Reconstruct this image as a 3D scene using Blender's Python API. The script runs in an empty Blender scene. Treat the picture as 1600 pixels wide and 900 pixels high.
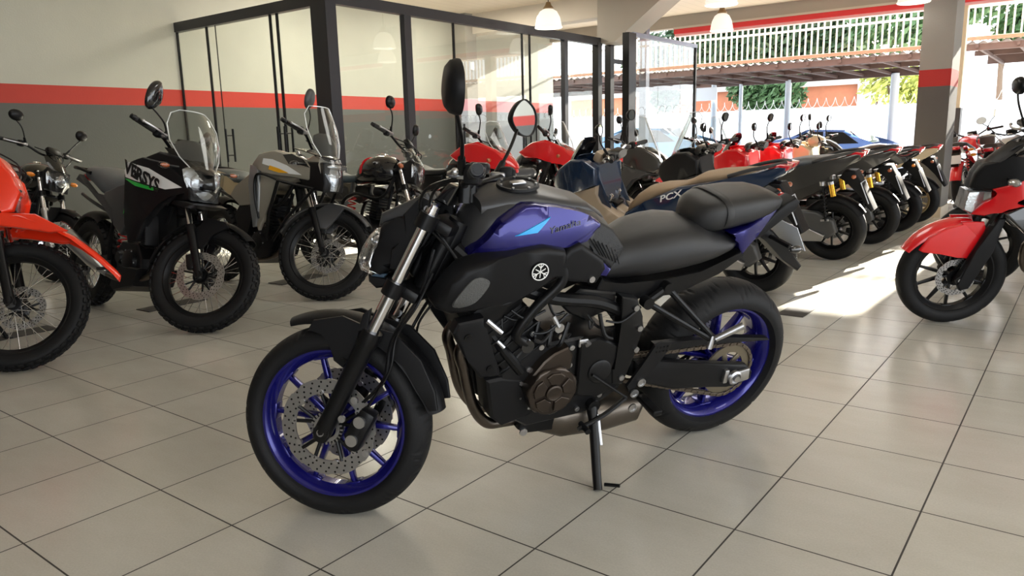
import bpy, bmesh, math, random
from mathutils import Vector, Matrix, Euler
random.seed(7)
PI = math.pi; D = math.radians
SC = bpy.context.scene
COL = SC.collection

# ------------------------------------------------------------------ camera
cam_d = bpy.data.cameras.new('camera')
cam = bpy.data.objects.new('camera', cam_d); COL.objects.link(cam)
cam_d.sensor_fit = 'HORIZONTAL'; cam_d.sensor_width = 36.0
cam_d.lens = 1181.72 / 1600 * 36.0
cam_d.clip_start = 0.05; cam_d.clip_end = 300
CP, CR, CY = 0.195938520, -0.0246049649, -0.652973626
_fw = Vector((math.sin(CY)*math.cos(CP), math.cos(CY)*math.cos(CP), -math.sin(CP)))
_rt = Vector((math.cos(CY), -math.sin(CY), 0)); _up = _rt.cross(_fw)
_r2 = _rt*math.cos(CR) + _up*math.sin(CR); _u2 = _up*math.cos(CR) - _rt*math.sin(CR)
cam.matrix_world = Matrix(((_r2.x, _u2.x, -_fw.x, 0), (_r2.y, _u2.y, -_fw.y, 0), (_r2.z, _u2.z, -_fw.z, 1.129), (0, 0, 0, 1)))
SC.camera = cam

# ------------------------------------------------------------------ world, sun, exposure
SC.view_settings.view_transform = 'Standard'; SC.view_settings.look = 'None'
SC.view_settings.gamma = 1.0; SC.view_settings.use_curve_mapping = False
SC.view_settings.exposure = 0.0
SKY_STRENGTH = 4.0
SUN_ELEV, SUN_AZ, SUN_POWER = math.radians(17.8), math.radians(1.5), 70.0
w = bpy.data.worlds.new('daylight'); SC.world = w; w.use_nodes = True
bgn = w.node_tree.nodes['Background']
bgn.inputs[0].default_value = (0.90, 0.95, 1.0, 1); bgn.inputs[1].default_value = SKY_STRENGTH
sun_d = bpy.data.lights.new('sun', 'SUN'); sun_d.energy = SUN_POWER; sun_d.angle = math.radians(0.6); sun_d.color = (1.0, 0.93, 0.80)
sun = bpy.data.objects.new('sun', sun_d); COL.objects.link(sun)
_sd = Vector((math.sin(SUN_AZ)*math.cos(SUN_ELEV), math.cos(SUN_AZ)*math.cos(SUN_ELEV), math.sin(SUN_ELEV)))
sun.rotation_euler = _sd.to_track_quat('Z', 'Y').to_euler()

def area_light(name, loc, size, power, color, rot=(0, 0, 0), sy=None):
    d = bpy.data.lights.new(name, 'AREA'); d.energy = power; d.color = color; d.size = size
    if sy: d.shape = 'RECTANGLE'; d.size_y = sy
    o = bpy.data.objects.new(name, d); COL.objects.link(o); o.location = loc; o.rotation_euler = rot
    return o
for _x in (-8.0,):
    for _y in (7.2, 9.6): area_light('office_fill_light', (_x, _y, 3.28), 0.9, 85, (1.0, 0.93, 0.80))  # added fill under the office ceiling to brighten its wall, no fixture there
for _p in ((-6.0, 2.0, 14), (-2.5, 5.0, 32), (1.5, 2.0, 32)): area_light('showroom_fill_light', (_p[0], _p[1], 3.28), 1.4, _p[2], (1.0, 0.97, 0.90))  # added fill over the showroom, separate from the pendant lamps


# ------------------------------------------------------------------ materials
def mat(name, color, rough=0.5, metal=0.0, coat=0.0, bump=0.0, bscale=200, trans=0.0, emit=None, estr=0, var=0.0, vscale=8, ior=1.5, spec=0.5, alpha=1.0):
    m = bpy.data.materials.new(name); m.use_nodes = True
    nt = m.node_tree; b = nt.nodes['Principled BSDF']
    b.inputs['Base Color'].default_value = (*color, 1); b.inputs['Roughness'].default_value = rough
    b.inputs['Metallic'].default_value = metal; b.inputs['Coat Weight'].default_value = coat
    b.inputs['Coat Roughness'].default_value = 0.04; b.inputs['IOR'].default_value = ior
    b.inputs['Specular IOR Level'].default_value = spec
    b.inputs['Transmission Weight'].default_value = trans; b.inputs['Alpha'].default_value = alpha
    if emit: b.inputs['Emission Color'].default_value = (*emit, 1); b.inputs['Emission Strength'].default_value = estr
    tc = None
    if bump or var:
        tc = nt.nodes.new('ShaderNodeTexCoord')
    if bump:
        n = nt.nodes.new('ShaderNodeTexNoise'); n.inputs['Scale'].default_value = bscale; n.inputs['Detail'].default_value = 3
        bp = nt.nodes.new('ShaderNodeBump'); bp.inputs['Strength'].default_value = bump; bp.inputs['Distance'].default_value = 0.002
        nt.links.new(tc.outputs['Object'], n.inputs['Vector']); nt.links.new(n.outputs['Fac'], bp.inputs['Height']); nt.links.new(bp.outputs['Normal'], b.inputs['Normal'])
    if var:
        n = nt.nodes.new('ShaderNodeTexNoise'); n.inputs['Scale'].default_value = vscale; n.inputs['Detail'].default_value = 5
        mx = nt.nodes.new('ShaderNodeMixRGB'); mx.inputs['Color1'].default_value = (*[c*(1-var) for c in color], 1)
        mx.inputs['Color2'].default_value = (*[min(1, c*(1+var)) for c in color], 1)
        nt.links.new(tc.outputs['Object'], n.inputs['Vector']); nt.links.new(n.outputs['Fac'], mx.inputs['Fac']); nt.links.new(mx.outputs['Color'], b.inputs['Base Color'])
    return m

def glass(name, tint=(1, 1, 1), refl=1.0, rough=0.0, ior=1.45):
    m = bpy.data.materials.new(name); m.use_nodes = True; nt = m.node_tree
    for n in list(nt.nodes):
        if n.type != 'OUTPUT_MATERIAL': nt.nodes.remove(n)
    out = [n for n in nt.nodes if n.type == 'OUTPUT_MATERIAL'][0]
    t = nt.nodes.new('ShaderNodeBsdfTransparent'); t.inputs[0].default_value = (*tint, 1)
    g = nt.nodes.new('ShaderNodeBsdfGlossy'); g.inputs['Roughness'].default_value = rough; g.inputs[0].default_value = (refl, refl, refl, 1)
    lw = nt.nodes.new('ShaderNodeLayerWeight'); lw.inputs[0].default_value = 0.5
    p5 = nt.nodes.new('ShaderNodeMath'); p5.operation = 'POWER'; p5.inputs[1].default_value = 4.0; nt.links.new(lw.outputs['Facing'], p5.inputs[0])
    f = nt.nodes.new('ShaderNodeMath'); f.operation = 'MULTIPLY_ADD'; f.inputs[1].default_value = 0.9; f.inputs[2].default_value = ((ior-1)/(ior+1))**2; nt.links.new(p5.outputs[0], f.inputs[0])
    mx = nt.nodes.new('ShaderNodeMixShader')
    nt.links.new(f.outputs[0], mx.inputs[0]); nt.links.new(t.outputs[0], mx.inputs[1]); nt.links.new(g.outputs[0], mx.inputs[2]); nt.links.new(mx.outputs[0], out.inputs[0])
    return m

M = {}
M['blue'] = mat('metallic_blue_paint', (0.007, 0.005, 0.12), 0.24, 0.6, 0.6)
M['wheelblue'] = mat('blue_wheel_paint', (0.008, 0.007, 0.17), 0.25, 0.5, 0.7)
M['cyan'] = mat('cyan_decal', (0.02, 0.35, 0.75), 0.35)
M['matte'] = mat('matte_black_plastic', (0.007, 0.007, 0.0078), 0.44, spec=0.2, bump=0.15, bscale=900)
M['mattegrey'] = mat('matte_dark_grey', (0.045, 0.045, 0.047), 0.38, 0.2)
M['black'] = mat('black_satin', (0.005, 0.005, 0.0055), 0.33, spec=0.25)
M['gloss'] = mat('gloss_black_paint', (0.008, 0.008, 0.009), 0.12, coat=0.8)
M['rubber'] = mat('tyre_rubber', (0.008, 0.008, 0.0085), 0.58, spec=0.22, bump=0.3, bscale=350)
M['grip'] = mat('grip_rubber', (0.015, 0.015, 0.016), 0.6)
M['vinyl'] = mat('black_seat_vinyl', (0.016, 0.016, 0.017), 0.38, bump=0.4, bscale=1400, spec=0.42)
M['vinylgrey'] = mat('grey_seat_vinyl', (0.10, 0.11, 0.12), 0.38, bump=0.4, bscale=1200)
M['vinylblue'] = mat('blue_grey_seat_vinyl', (0.06, 0.085, 0.10), 0.36, bump=0.4, bscale=1200)
M['tan'] = mat('tan_seat_vinyl', (0.30, 0.21, 0.13), 0.5, bump=0.4, bscale=1200)
M['brown'] = mat('dark_brown_vinyl', (0.08, 0.05, 0.04), 0.45)
M['chrome'] = mat('chrome', (0.80, 0.80, 0.82), 0.08, 1.0)
M['alu'] = mat('cast_aluminium', (0.50, 0.50, 0.51), 0.33, 1.0)
M['steel'] = mat('brushed_disc_steel', (0.42, 0.42, 0.43), 0.34, 1.0)
M['darkmetal'] = mat('dark_engine_metal', (0.011, 0.011, 0.012), 0.38, 0.4, spec=0.4, bump=0.2, bscale=500)
M['bronze'] = mat('bronze_engine_cover', (0.065, 0.052, 0.043), 0.32, 0.85)
M['pipe'] = mat('heat_tinted_pipe', (0.13, 0.11, 0.095), 0.3, 1.0, var=0.5, vscale=12)
M['gold'] = mat('gold_anodised', (0.85, 0.45, 0.05), 0.25, 0.8)
M['goldrim'] = mat('champagne_rim', (0.42, 0.33, 0.18), 0.35, 0.5)
M['chain'] = mat('chain_steel', (0.16, 0.13, 0.10), 0.45, 0.8)
M['red'] = mat('red_paint', (0.62, 0.008, 0.012), 0.22, coat=0.8)
M['orange'] = mat('orange_red_plastic', (0.85, 0.035, 0.008), 0.25, coat=0.5)
M['cream'] = mat('cream_paint', (0.58, 0.47, 0.28), 0.3, coat=0.6)
M['champagne'] = mat('champagne_paint', (0.36, 0.33, 0.27), 0.28, 0.35, coat=0.7)
M['silver'] = mat('silver_paint', (0.36, 0.37, 0.38), 0.3, 0.7, coat=0.5)
M['navy'] = mat('navy_paint', (0.012, 0.028, 0.065), 0.22, 0.2, coat=0.9)
M['beige'] = mat('beige_plastic', (0.36, 0.28, 0.20), 0.35)
M['greypaint'] = mat('graphite_paint', (0.045, 0.043, 0.04), 0.25, 0.3, coat=0.6)
M['darkgrey'] = mat('dark_grey_plastic', (0.05, 0.05, 0.05), 0.45)
M['green'] = mat('green_decal', (0.02, 0.42, 0.05), 0.35)
M['white'] = mat('white_decal', (0.75, 0.75, 0.73), 0.4)
M['plate'] = mat('blank_plate', (0.62, 0.65, 0.70), 0.4)
M['yellow'] = mat('yellow_decal', (0.8, 0.38, 0.01), 0.4)
M['amber'] = mat('amber_lens', (0.75, 0.22, 0.01), 0.15, coat=0.6)
M['amberdim'] = mat('dull_amber_lens', (0.35, 0.09, 0.03), 0.15, coat=0.6)
M['tail'] = mat('red_tail_lens', (0.55, 0.01, 0.02), 0.12, coat=1.0)
M['reflector'] = mat('headlight_reflector', (0.75, 0.76, 0.78), 0.16, 0.9, bump=0.9, bscale=60)
M['reflector_off'] = mat('clear_lamp_reflector', (0.42, 0.43, 0.43), 0.2, 0.8, bump=0.8, bscale=70)
M['lens'] = glass('lamp_lens', (0.95, 0.96, 0.97), 0.9, 0.02)
M['screen'] = glass('clear_windscreen', (0.86, 0.88, 0.88), 1.0, 0.02, 1.5)
M['screendark'] = glass('smoked_windscreen', (0.30, 0.31, 0.33), 1.0, 0.03, 1.5)
M['mirror'] = mat('mirror_glass', (0.85, 0.86, 0.87), 0.02, 1.0)
M['meshgrey'] = mat('grey_intake_mesh', (0.085, 0.085, 0.082), 0.5, 0.3, bump=1.0, bscale=300)
M['kneepad'] = mat('ribbed_knee_pad', (0.014, 0.014, 0.015), 0.6, bump=0.8, bscale=200)
M['padgrey'] = mat('tank_cover_grey', (0.05, 0.05, 0.052), 0.36, 0.3, spec=0.4)
M['spoke'] = mat('spoke_steel', (0.55, 0.55, 0.55), 0.25, 1.0)
M['redplastic'] = mat('red_switch_plastic', (0.6, 0.01, 0.01), 0.4)

# ------------------------------------------------------------------ mesh helpers
def finish(bm, m, parent=None, name='part', xf=None, ang=35, flat=False):
    bmesh.ops.remove_doubles(bm, verts=bm.verts, dist=1e-6)
    bmesh.ops.recalc_face_normals(bm, faces=bm.faces)
    if xf is not None: bmesh.ops.transform(bm, matrix=xf, verts=bm.verts)
    for f in bm.faces: f.smooth = not flat
    me = bpy.data.meshes.new(name); bm.to_mesh(me); bm.free()
    if not flat: me.set_sharp_from_angle(angle=math.radians(ang))
    me.materials.append(m)
    o = bpy.data.objects.new(name, me); COL.objects.link(o)
    if parent is not None: o.parent = parent
    return o

def B(): return bmesh.new()

def frames(pts, closed=False):
    n = len(pts); T = []
    for i in range(n):
        a = pts[(i-1) % n] if (closed or i > 0) else pts[i]
        b = pts[(i+1) % n] if (closed or i < n-1) else pts[i]
        T.append((b-a).normalized() if (b-a).length > 1e-9 else Vector((0, 0, 1)))
    ref = Vector((0, 0, 1)) if abs(T[0].z) < 0.9 else Vector((1, 0, 0))
    N = [(ref - T[0]*ref.dot(T[0])).normalized()]
    for i in range(1, n):
        v = N[-1] - T[i]*N[-1].dot(T[i])
        N.append(v.normalized() if v.length > 1e-6 else N[-1])
    return T, N

def tube(bm, pts, r, n=8, closed=False, sx=1.0):
    pts = [Vector(p) for p in pts]; T, N = frames(pts, closed)
    rs = r if isinstance(r, (list, tuple)) else [r]*len(pts)
    rings = []
    for p, t, nn, rr in zip(pts, T, N, rs):
        b = t.cross(nn)
        rings.append([bm.verts.new(p + nn*(rr*math.cos(2*PI*k/n)) + b*(rr*sx*math.sin(2*PI*k/n))) for k in range(n)])
    m = len(rings)
    for i in range(m if closed else m-1):
        A, C = rings[i], rings[(i+1) % m]
        for k in range(n): bm.faces.new((A[k], A[(k+1) % n], C[(k+1) % n], C[k]))
    if not closed:
        bm.faces.new(rings[0][::-1]); bm.faces.new(rings[-1])

def spline(pts, k=6, closed=False):
    P = [Vector(p) for p in pts]; out = []; n = len(P)
    rng = range(n if closed else n-1)
    for i in rng:
        if closed: p0, p1, p2, p3 = P[(i-1) % n], P[i], P[(i+1) % n], P[(i+2) % n]
        else: p0, p1, p2, p3 = P[max(i-1, 0)], P[i], P[i+1], P[min(i+2, n-1)]
        for j in range(k):
            t = j/k
            out.append(0.5*((2*p1) + (p2-p0)*t + (2*p0-5*p1+4*p2-p3)*t*t + (3*p1-p0-3*p2+p3)*t**3))
    if not closed: out.append(P[-1])
    return out

def cyl(bm, a, b, r, r2=None, n=20): tube(bm, [a, b], [r, r if r2 is None else r2], n)

def lathe(bm, prof, c=(0, 0, 0), n=48, axis='y', closed=False):
    # prof: (radius, offset along axis)
    rings = []
    for i in range(n):
        a = 2*PI*i/n; ring = []
        for r, y in prof:
            if axis == 'y': v = (c[0]+r*math.cos(a), c[1]+y, c[2]+r*math.sin(a))
            elif axis == 'z': v = (c[0]+r*math.cos(a), c[1]+r*math.sin(a), c[2]+y)
            else: v = (c[0]+y, c[1]+r*math.cos(a), c[2]+r*math.sin(a))
            ring.append(bm.verts.new(v))
        rings.append(ring)
    k = len(prof)
    for i in range(n):
        A, C = rings[i], rings[(i+1) % n]
        for j in range(k if closed else k-1):
            q = [A[j], A[(j+1) % k], C[(j+1) % k], C[j]]
            if prof[j][0] < 1e-6: q = [A[j], A[(j+1) % k], C[(j+1) % k]]
            elif prof[(j+1) % k][0] < 1e-6: q = [A[j], A[(j+1) % k], C[j]]
            try: bm.faces.new(q)
            except ValueError: pass

def ell(bm, c, s, rot=None, n=12):
    mtx = Matrix.Translation(Vector(c))
    if rot: mtx = mtx @ Euler(rot).to_matrix().to_4x4()
    mtx = mtx @ Matrix.Diagonal((s[0], s[1], s[2], 1))
    bmesh.ops.create_uvsphere(bm, u_segments=n*2, v_segments=n, radius=1.0, matrix=mtx)

def box(bm, c, s, bev=0.0, rot=None, segs=2, taper=None):
    t = B(); bmesh.ops.create_cube(t, size=1.0)
    for v in t.verts:
        v.co = Vector((v.co.x*s[0], v.co.y*s[1], v.co.z*s[2]))
        if taper and v.co.z > 0: v.co.x *= taper[0]; v.co.y *= taper[1]
    if bev: bmesh.ops.bevel(t, geom=list(t.edges), offset=min(bev, min(s)*0.49), segments=segs, profile=0.5, affect='EDGES', clamp_overlap=True)
    mtx = Matrix.Translation(Vector(c))
    if rot: mtx = mtx @ Euler(rot).to_matrix().to_4x4()
    bmesh.ops.transform(t, matrix=mtx, verts=t.verts); merge(bm, t)

def merge(bm, t):
    mp = {}
    for v in t.verts: mp[v] = bm.verts.new(v.co)
    for f in t.faces:
        try: bm.faces.new([mp[v] for v in f.verts])
        except ValueError: pass
    t.free()

def plate(bm, pts3, vec, bev=0.0, segs=3, both=True):
    # polygon of 3D points given thickness along vec, rims rounded
    t = B(); vec = Vector(vec); a = [t.verts.new(Vector(p)) for p in pts3]; b = [t.verts.new(Vector(p)+vec) for p in pts3]
    n = len(a); f1 = t.faces.new(a[::-1]); f2 = t.faces.new(b)
    for i in range(n): t.faces.new((a[i], a[(i+1) % n], b[(i+1) % n], b[i]))
    if bev:
        es = list(f2.edges) + (list(f1.edges) if both else [])
        bmesh.ops.bevel(t, geom=es, offset=bev, segments=segs, profile=0.6, affect='EDGES', clamp_overlap=True)
    bmesh.ops.triangulate(t, faces=[f for f in t.faces if len(f.verts) > 4])
    merge(bm, t)

def panel(bm, pts, y0, y1, bev=0.01, segs=3, warp=None, both=True, div=0):
    # side profile polygon (x,z) between lateral positions y0 and y1
    t = B(); plate(t, [(p[0], y0, p[1]) for p in pts], (0, y1-y0, 0), bev, segs, both)
    if warp:
        if div: bmesh.ops.subdivide_edges(t, edges=t.edges, cuts=div, use_grid_fill=True)
        for v in t.verts: v.co = Vector(warp(v.co))
    merge(bm, t)

def dome(bm, pts, y0, y1, rings=5, k=0.55, both=False, power=2.0):
    # pillow: outline (x,z) at y0 swelling to y1 in the middle (closed back)
    cx = sum(p[0] for p in pts)/len(pts); cz = sum(p[1] for p in pts)/len(pts)
    t = B(); R = []
    for i in range(rings+1):
        f = i/rings; s = 1-(1-k)*f if i else 1.0
        y = y0+(y1-y0)*(1-(1-f)**power)
        s = 1-(1-k)*(f**1.3)
        R.append([t.verts.new((cx+(p[0]-cx)*s, y, cz+(p[1]-cz)*s)) for p in pts])
    n = len(pts)
    for i in range(rings):
        for j in range(n): t.faces.new((R[i][j], R[i][(j+1) % n], R[i+1][(j+1) % n], R[i+1][j]))
    t.faces.new(R[0][::-1]); f = t.faces.new(R[-1])
    bmesh.ops.triangulate(t, faces=[g for g in t.faces if len(g.verts) > 4])
    merge(bm, t)

def loft(bm, stations, n=20, e=2.4, caps=True, axis='x'):
    # stations: (x, zbot, ztop, halfwidth[, y][, exp])
    rings = []
    for s in stations:
        x, zb, zt, hw = s[:4]; yc = s[4] if len(s) > 4 else 0; ee = s[5] if len(s) > 5 else e
        zc, hz = (zb+zt)/2, (zt-zb)/2; ring = []
        for k in range(n):
            a = 2*PI*k/n; ca, sa = math.cos(a), math.sin(a)
            y = hw*math.copysign(abs(ca)**(2/ee), ca); z = hz*math.copysign(abs(sa)**(2/ee), sa)
            ring.append(bm.verts.new((x, yc+y, zc+z)))
        rings.append(ring)
    for A, C in zip(rings, rings[1:]):
        for k in range(n): bm.faces.new((A[k], A[(k+1) % n], C[(k+1) % n], C[k]))
    if caps: bm.faces.new(rings[0][::-1]); bm.faces.new(rings[-1])

def grid(bm, rows, thick=0.0, closed=False):
    # rows: list of lists of 3D points
    V = [[bm.verts.new(Vector(p)) for p in r] for r in rows]; F = []
    for i in range(len(V)-1):
        for j in range(len(V[0])-1): F.append(bm.faces.new((V[i][j], V[i][j+1], V[i+1][j+1], V[i+1][j])))
    if thick:
        bmesh.ops.recalc_face_normals(bm, faces=F)
        bmesh.ops.solidify(bm, geom=F, thickness=thick)

def mirror_y(pts): return [(p[0], -p[1], p[2]) for p in pts]

def text_obj(txt, size, m, parent, name, mtx, ext=0.0008, sx=1.0, shear=0.0, bold=0.0, align='CENTER'):
    cu = bpy.data.curves.new(name, 'FONT'); cu.body = txt; cu.size = size; cu.extrude = ext; cu.offset = bold
    cu.align_x = align; cu.align_y = 'CENTER'; cu.shear = shear; cu.resolution_u = 3
    o = bpy.data.objects.new(name, cu); COL.objects.link(o)
    dg = bpy.context.evaluated_depsgraph_get(); me = bpy.data.meshes.new_from_object(o.evaluated_get(dg))
    bpy.data.objects.remove(o); bpy.data.curves.remove(cu)
    me.name = name; me.transform(mtx @ Matrix.Diagonal((sx, 1, 1, 1))); me.materials.clear(); me.materials.append(m)
    ob = bpy.data.objects.new(name, me); COL.objects.link(ob)
    if parent is not None: ob.parent = parent
    return ob

def basis(o, x, y):
    # matrix placing text: origin o, text right x, text up y
    x = Vector(x).normalized(); y = Vector(y); y = (y - x*y.dot(x)).normalized(); z = x.cross(y)
    return Matrix(((x.x, y.x, z.x, o[0]), (x.y, y.y, z.y, o[1]), (x.z, y.z, z.z, o[2]), (0, 0, 0, 1)))

def tag(o, label=None, cat=None, group=None, kind=None):
    if label: o['label'] = label
    if cat: o['category'] = cat
    if group: o['group'] = group
    if kind: o['kind'] = kind
    return o
def struct(name, bm, m, parent=None, flat=True):
    o = finish(bm, m, parent, name, flat=flat)
    if parent is None: o['kind'] = 'structure'
    return o
# ------------------------------------------------------------------ setting
def N(nt, t, **kw):
    n = nt.nodes.new(t)
    for k, v in kw.items(): setattr(n, k, v)
    return n
def mth(nt, op, a, b=None, c=None):
    n = nt.nodes.new('ShaderNodeMath'); n.operation = op
    for i, v in enumerate((a, b, c)):
        if v is None: continue
        if isinstance(v, (int, float)): n.inputs[i].default_value = v
        else: nt.links.new(v, n.inputs[i])
    return n.outputs[0]
TX0, TY0, TS = -3.6287, 1.1492, 0.41507

def tile_material():
    m = bpy.data.materials.new('glazed_floor_tiles'); m.use_nodes = True; nt = m.node_tree; b = nt.nodes['Principled BSDF']
    tc = N(nt, 'ShaderNodeTexCoord'); sp = N(nt, 'ShaderNodeSeparateXYZ'); nt.links.new(tc.outputs['Object'], sp.inputs[0])
    u = mth(nt, 'DIVIDE', mth(nt, 'SUBTRACT', sp.outputs[0], TX0), TS); v = mth(nt, 'DIVIDE', mth(nt, 'SUBTRACT', sp.outputs[1], TY0), TS)
    def dist(s):
        f = mth(nt, 'FRACT', s); return mth(nt, 'MINIMUM', f, mth(nt, 'SUBTRACT', 1.0, f))
    d = mth(nt, 'MINIMUM', dist(u), dist(v))
    g = mth(nt, 'LESS_THAN', d, 0.0062)
    cu = mth(nt, 'FLOOR', u); cv = mth(nt, 'FLOOR', v)
    cmb = N(nt, 'ShaderNodeCombineXYZ'); nt.links.new(cu, cmb.inputs[0]); nt.links.new(cv, cmb.inputs[1])
    wn = N(nt, 'ShaderNodeTexWhiteNoise'); wn.noise_dimensions = '2D'; nt.links.new(cmb.outputs[0], wn.inputs['Vector'])
    n1 = N(nt, 'ShaderNodeTexNoise'); n1.inputs['Scale'].default_value = 1.7; n1.inputs['Detail'].default_value = 6; n1.inputs['Roughness'].default_value = 0.65
    mp = N(nt, 'ShaderNodeMapping'); mp.inputs['Scale'].default_value = (1.0, 2.2, 1); nt.links.new(tc.outputs['Object'], mp.inputs[0]); nt.links.new(mp.outputs[0], n1.inputs['Vector'])
    n2 = N(nt, 'ShaderNodeTexNoise'); n2.inputs['Scale'].default_value = 160; n2.inputs['Detail'].default_value = 3; nt.links.new(tc.outputs['Object'], n2.inputs['Vector'])
    rp = N(nt, 'ShaderNodeValToRGB'); rp.color_ramp.elements[0].position = 0.32; rp.color_ramp.elements[1].position = 0.72
    rp.color_ramp.elements[0].color = (0.475, 0.455, 0.40, 1); rp.color_ramp.elements[1].color = (0.54, 0.525, 0.475, 1)
    nt.links.new(n1.outputs['Fac'], rp.inputs[0])
    mx = N(nt, 'ShaderNodeMixRGB', blend_type='MULTIPLY'); mx.inputs[0].default_value = 1.0
    vv = mth(nt, 'ADD', mth(nt, 'MULTIPLY', wn.outputs['Value'], 0.06), mth(nt, 'MULTIPLY_ADD', n2.outputs['Fac'], 0.22, 0.84))
    cc = N(nt, 'ShaderNodeCombineXYZ')
    for i in range(3): nt.links.new(vv, cc.inputs[i])
    nt.links.new(rp.outputs[0], mx.inputs[1]); nt.links.new(cc.outputs[0], mx.inputs[2])
    m2 = N(nt, 'ShaderNodeMixRGB'); nt.links.new(g, m2.inputs[0]); nt.links.new(mx.outputs[0], m2.inputs[1]); m2.inputs[2].default_value = (0.03, 0.027, 0.024, 1)
    nt.links.new(m2.outputs[0], b.inputs['Base Color'])
    rg = mth(nt, 'ADD', mth(nt, 'MULTIPLY', n1.outputs['Fac'], 0.10), mth(nt, 'MULTIPLY_ADD', g, 0.5, 0.17)); nt.links.new(rg, b.inputs['Roughness'])
    bp = N(nt, 'ShaderNodeBump'); bp.inputs['Strength'].default_value = 0.12; bp.inputs['Distance'].default_value = 0.001
    h = mth(nt, 'SUBTRACT', n2.outputs['Fac'], mth(nt, 'MULTIPLY', g, 3.0)); nt.links.new(h, bp.inputs['Height']); nt.links.new(bp.outputs[0], b.inputs['Normal'])
    b.inputs['Specular IOR Level'].default_value = 0.55
    return m
FLOORM = tile_material()

def wall_material(name, base=(0.44, 0.435, 0.375), z0=1.633, z1=1.838, red=(0.43, 0.030, 0.016), low=(0.085, 0.088, 0.080)):
    m = bpy.data.materials.new(name); m.use_nodes = True; nt = m.node_tree; b = nt.nodes['Principled BSDF']
    tc = N(nt, 'ShaderNodeTexCoord'); sp = N(nt, 'ShaderNodeSeparateXYZ'); nt.links.new(tc.outputs['Object'], sp.inputs[0])
    a = mth(nt, 'GREATER_THAN', sp.outputs[2], z0); c = mth(nt, 'GREATER_THAN', sp.outputs[2], z1)
    m1 = N(nt, 'ShaderNodeMixRGB'); nt.links.new(a, m1.inputs[0]); m1.inputs[1].default_value = (*low, 1); m1.inputs[2].default_value = (*red, 1)
    m2 = N(nt, 'ShaderNodeMixRGB'); nt.links.new(c, m2.inputs[0]); nt.links.new(m1.outputs[0], m2.inputs[1]); m2.inputs[2].default_value = (*base, 1)
    n = N(nt, 'ShaderNodeTexNoise'); n.inputs['Scale'].default_value = 3; n.inputs['Detail'].default_value = 6; nt.links.new(tc.outputs['Object'], n.inputs['Vector'])
    mx = N(nt, 'ShaderNodeMixRGB', blend_type='MULTIPLY'); mx.inputs[0].default_value = 1
    r = N(nt, 'ShaderNodeValToRGB'); r.color_ramp.elements[0].color = (0.88, 0.88, 0.88, 1); r.color_ramp.elements[1].color = (1, 1, 1, 1); nt.links.new(n.outputs['Fac'], r.inputs[0])
    nt.links.new(m2.outputs[0], mx.inputs[1]); nt.links.new(r.outputs[0], mx.inputs[2]); nt.links.new(mx.outputs[0], b.inputs['Base Color'])
    b.inputs['Roughness'].default_value = 0.62
    bp = N(nt, 'ShaderNodeBump'); bp.inputs['Strength'].default_value = 0.15; bp.inputs['Distance'].default_value = 0.01
    n3 = N(nt, 'ShaderNodeTexNoise'); n3.inputs['Scale'].default_value = 60; nt.links.new(tc.outputs['Object'], n3.inputs['Vector']); nt.links.new(n3.outputs['Fac'], bp.inputs['Height']); nt.links.new(bp.outputs[0], b.inputs['Normal'])
    return m
M['wall'] = wall_material('striped_plaster')
M['pillar'] = wall_material('striped_pillar_paint', base=(0.30, 0.28, 0.245), red=(0.42, 0.02, 0.015), low=(0.085, 0.08, 0.073))
M['plaster'] = mat('grey_beige_plaster', (0.34, 0.31, 0.265), 0.6, var=0.06, vscale=2)
M['plasterlight'] = mat('light_plaster', (0.50, 0.45, 0.38), 0.6, var=0.05, vscale=2)
M['frame'] = mat('graphite_aluminium_frame', (0.030, 0.030, 0.036), 0.38, 0.3)
M['framelight'] = mat('grey_blue_aluminium', (0.20, 0.22, 0.28), 0.35, 0.5)
M['window'] = glass('office_glass', (0.95, 0.965, 0.95), 1.0, 0.0, 1.52)
M['skirt'] = mat('beige_skirting_tile', (0.48, 0.40, 0.29), 0.4)
M['redtrim'] = mat('red_facade_band', (0.62, 0.03, 0.035), 0.5)
M['pinktrim'] = mat('pale_pink_band', (0.80, 0.50, 0.50), 0.5)

def ceiling_material():
    m = mat('pvc_ceiling_boards', (0.70, 0.62, 0.51), 0.5); nt = m.node_tree; b = nt.nodes['Principled BSDF']
    tc = N(nt, 'ShaderNodeTexCoord'); sp = N(nt, 'ShaderNodeSeparateXYZ'); nt.links.new(tc.outputs['Object'], sp.inputs[0])
    f = mth(nt, 'FRACT', mth(nt, 'DIVIDE', sp.outputs[0], 0.2)); g = mth(nt, 'LESS_THAN', f, 0.05)
    mx = N(nt, 'ShaderNodeMixRGB'); nt.links.new(g, mx.inputs[0]); mx.inputs[1].default_value = (0.70, 0.62, 0.51, 1); mx.inputs[2].default_value = (0.55, 0.48, 0.39, 1); nt.links.new(mx.outputs[0], b.inputs['Base Color'])
    return m
M['ceiling'] = ceiling_material()

def slab(x0, x1, y0, y1, z0, z1, bm=None):
    bm = bm or B(); box(bm, ((x0+x1)/2, (y0+y1)/2, (z0+z1)/2), (x1-x0, y1-y0, z1-z0)); return bm

WX, OX, OY, FY, CZ = -9.457, -6.514, 5.4716, 14.0, 3.32
struct('floor', slab(WX, 7, -4, FY+0.3, -0.12, 0.0), FLOORM)
pav = mat('concrete_pavement', (0.55, 0.53, 0.50), 0.8, var=0.12, vscale=3, bump=0.3, bscale=40)
struct('pavement', slab(-40, 30, FY+0.3, 60, -0.2, -0.02), pav)
struct('wall_left', slab(WX-0.2, WX, -4, FY, 0, CZ), M['wall'])
struct('wall_back', slab(WX-0.2, 1.0, -4.2, -4, 0, CZ), M['wall'])
struct('ceiling', slab(WX, 7, -4, FY, CZ, CZ+0.15), M['ceiling'])
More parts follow.
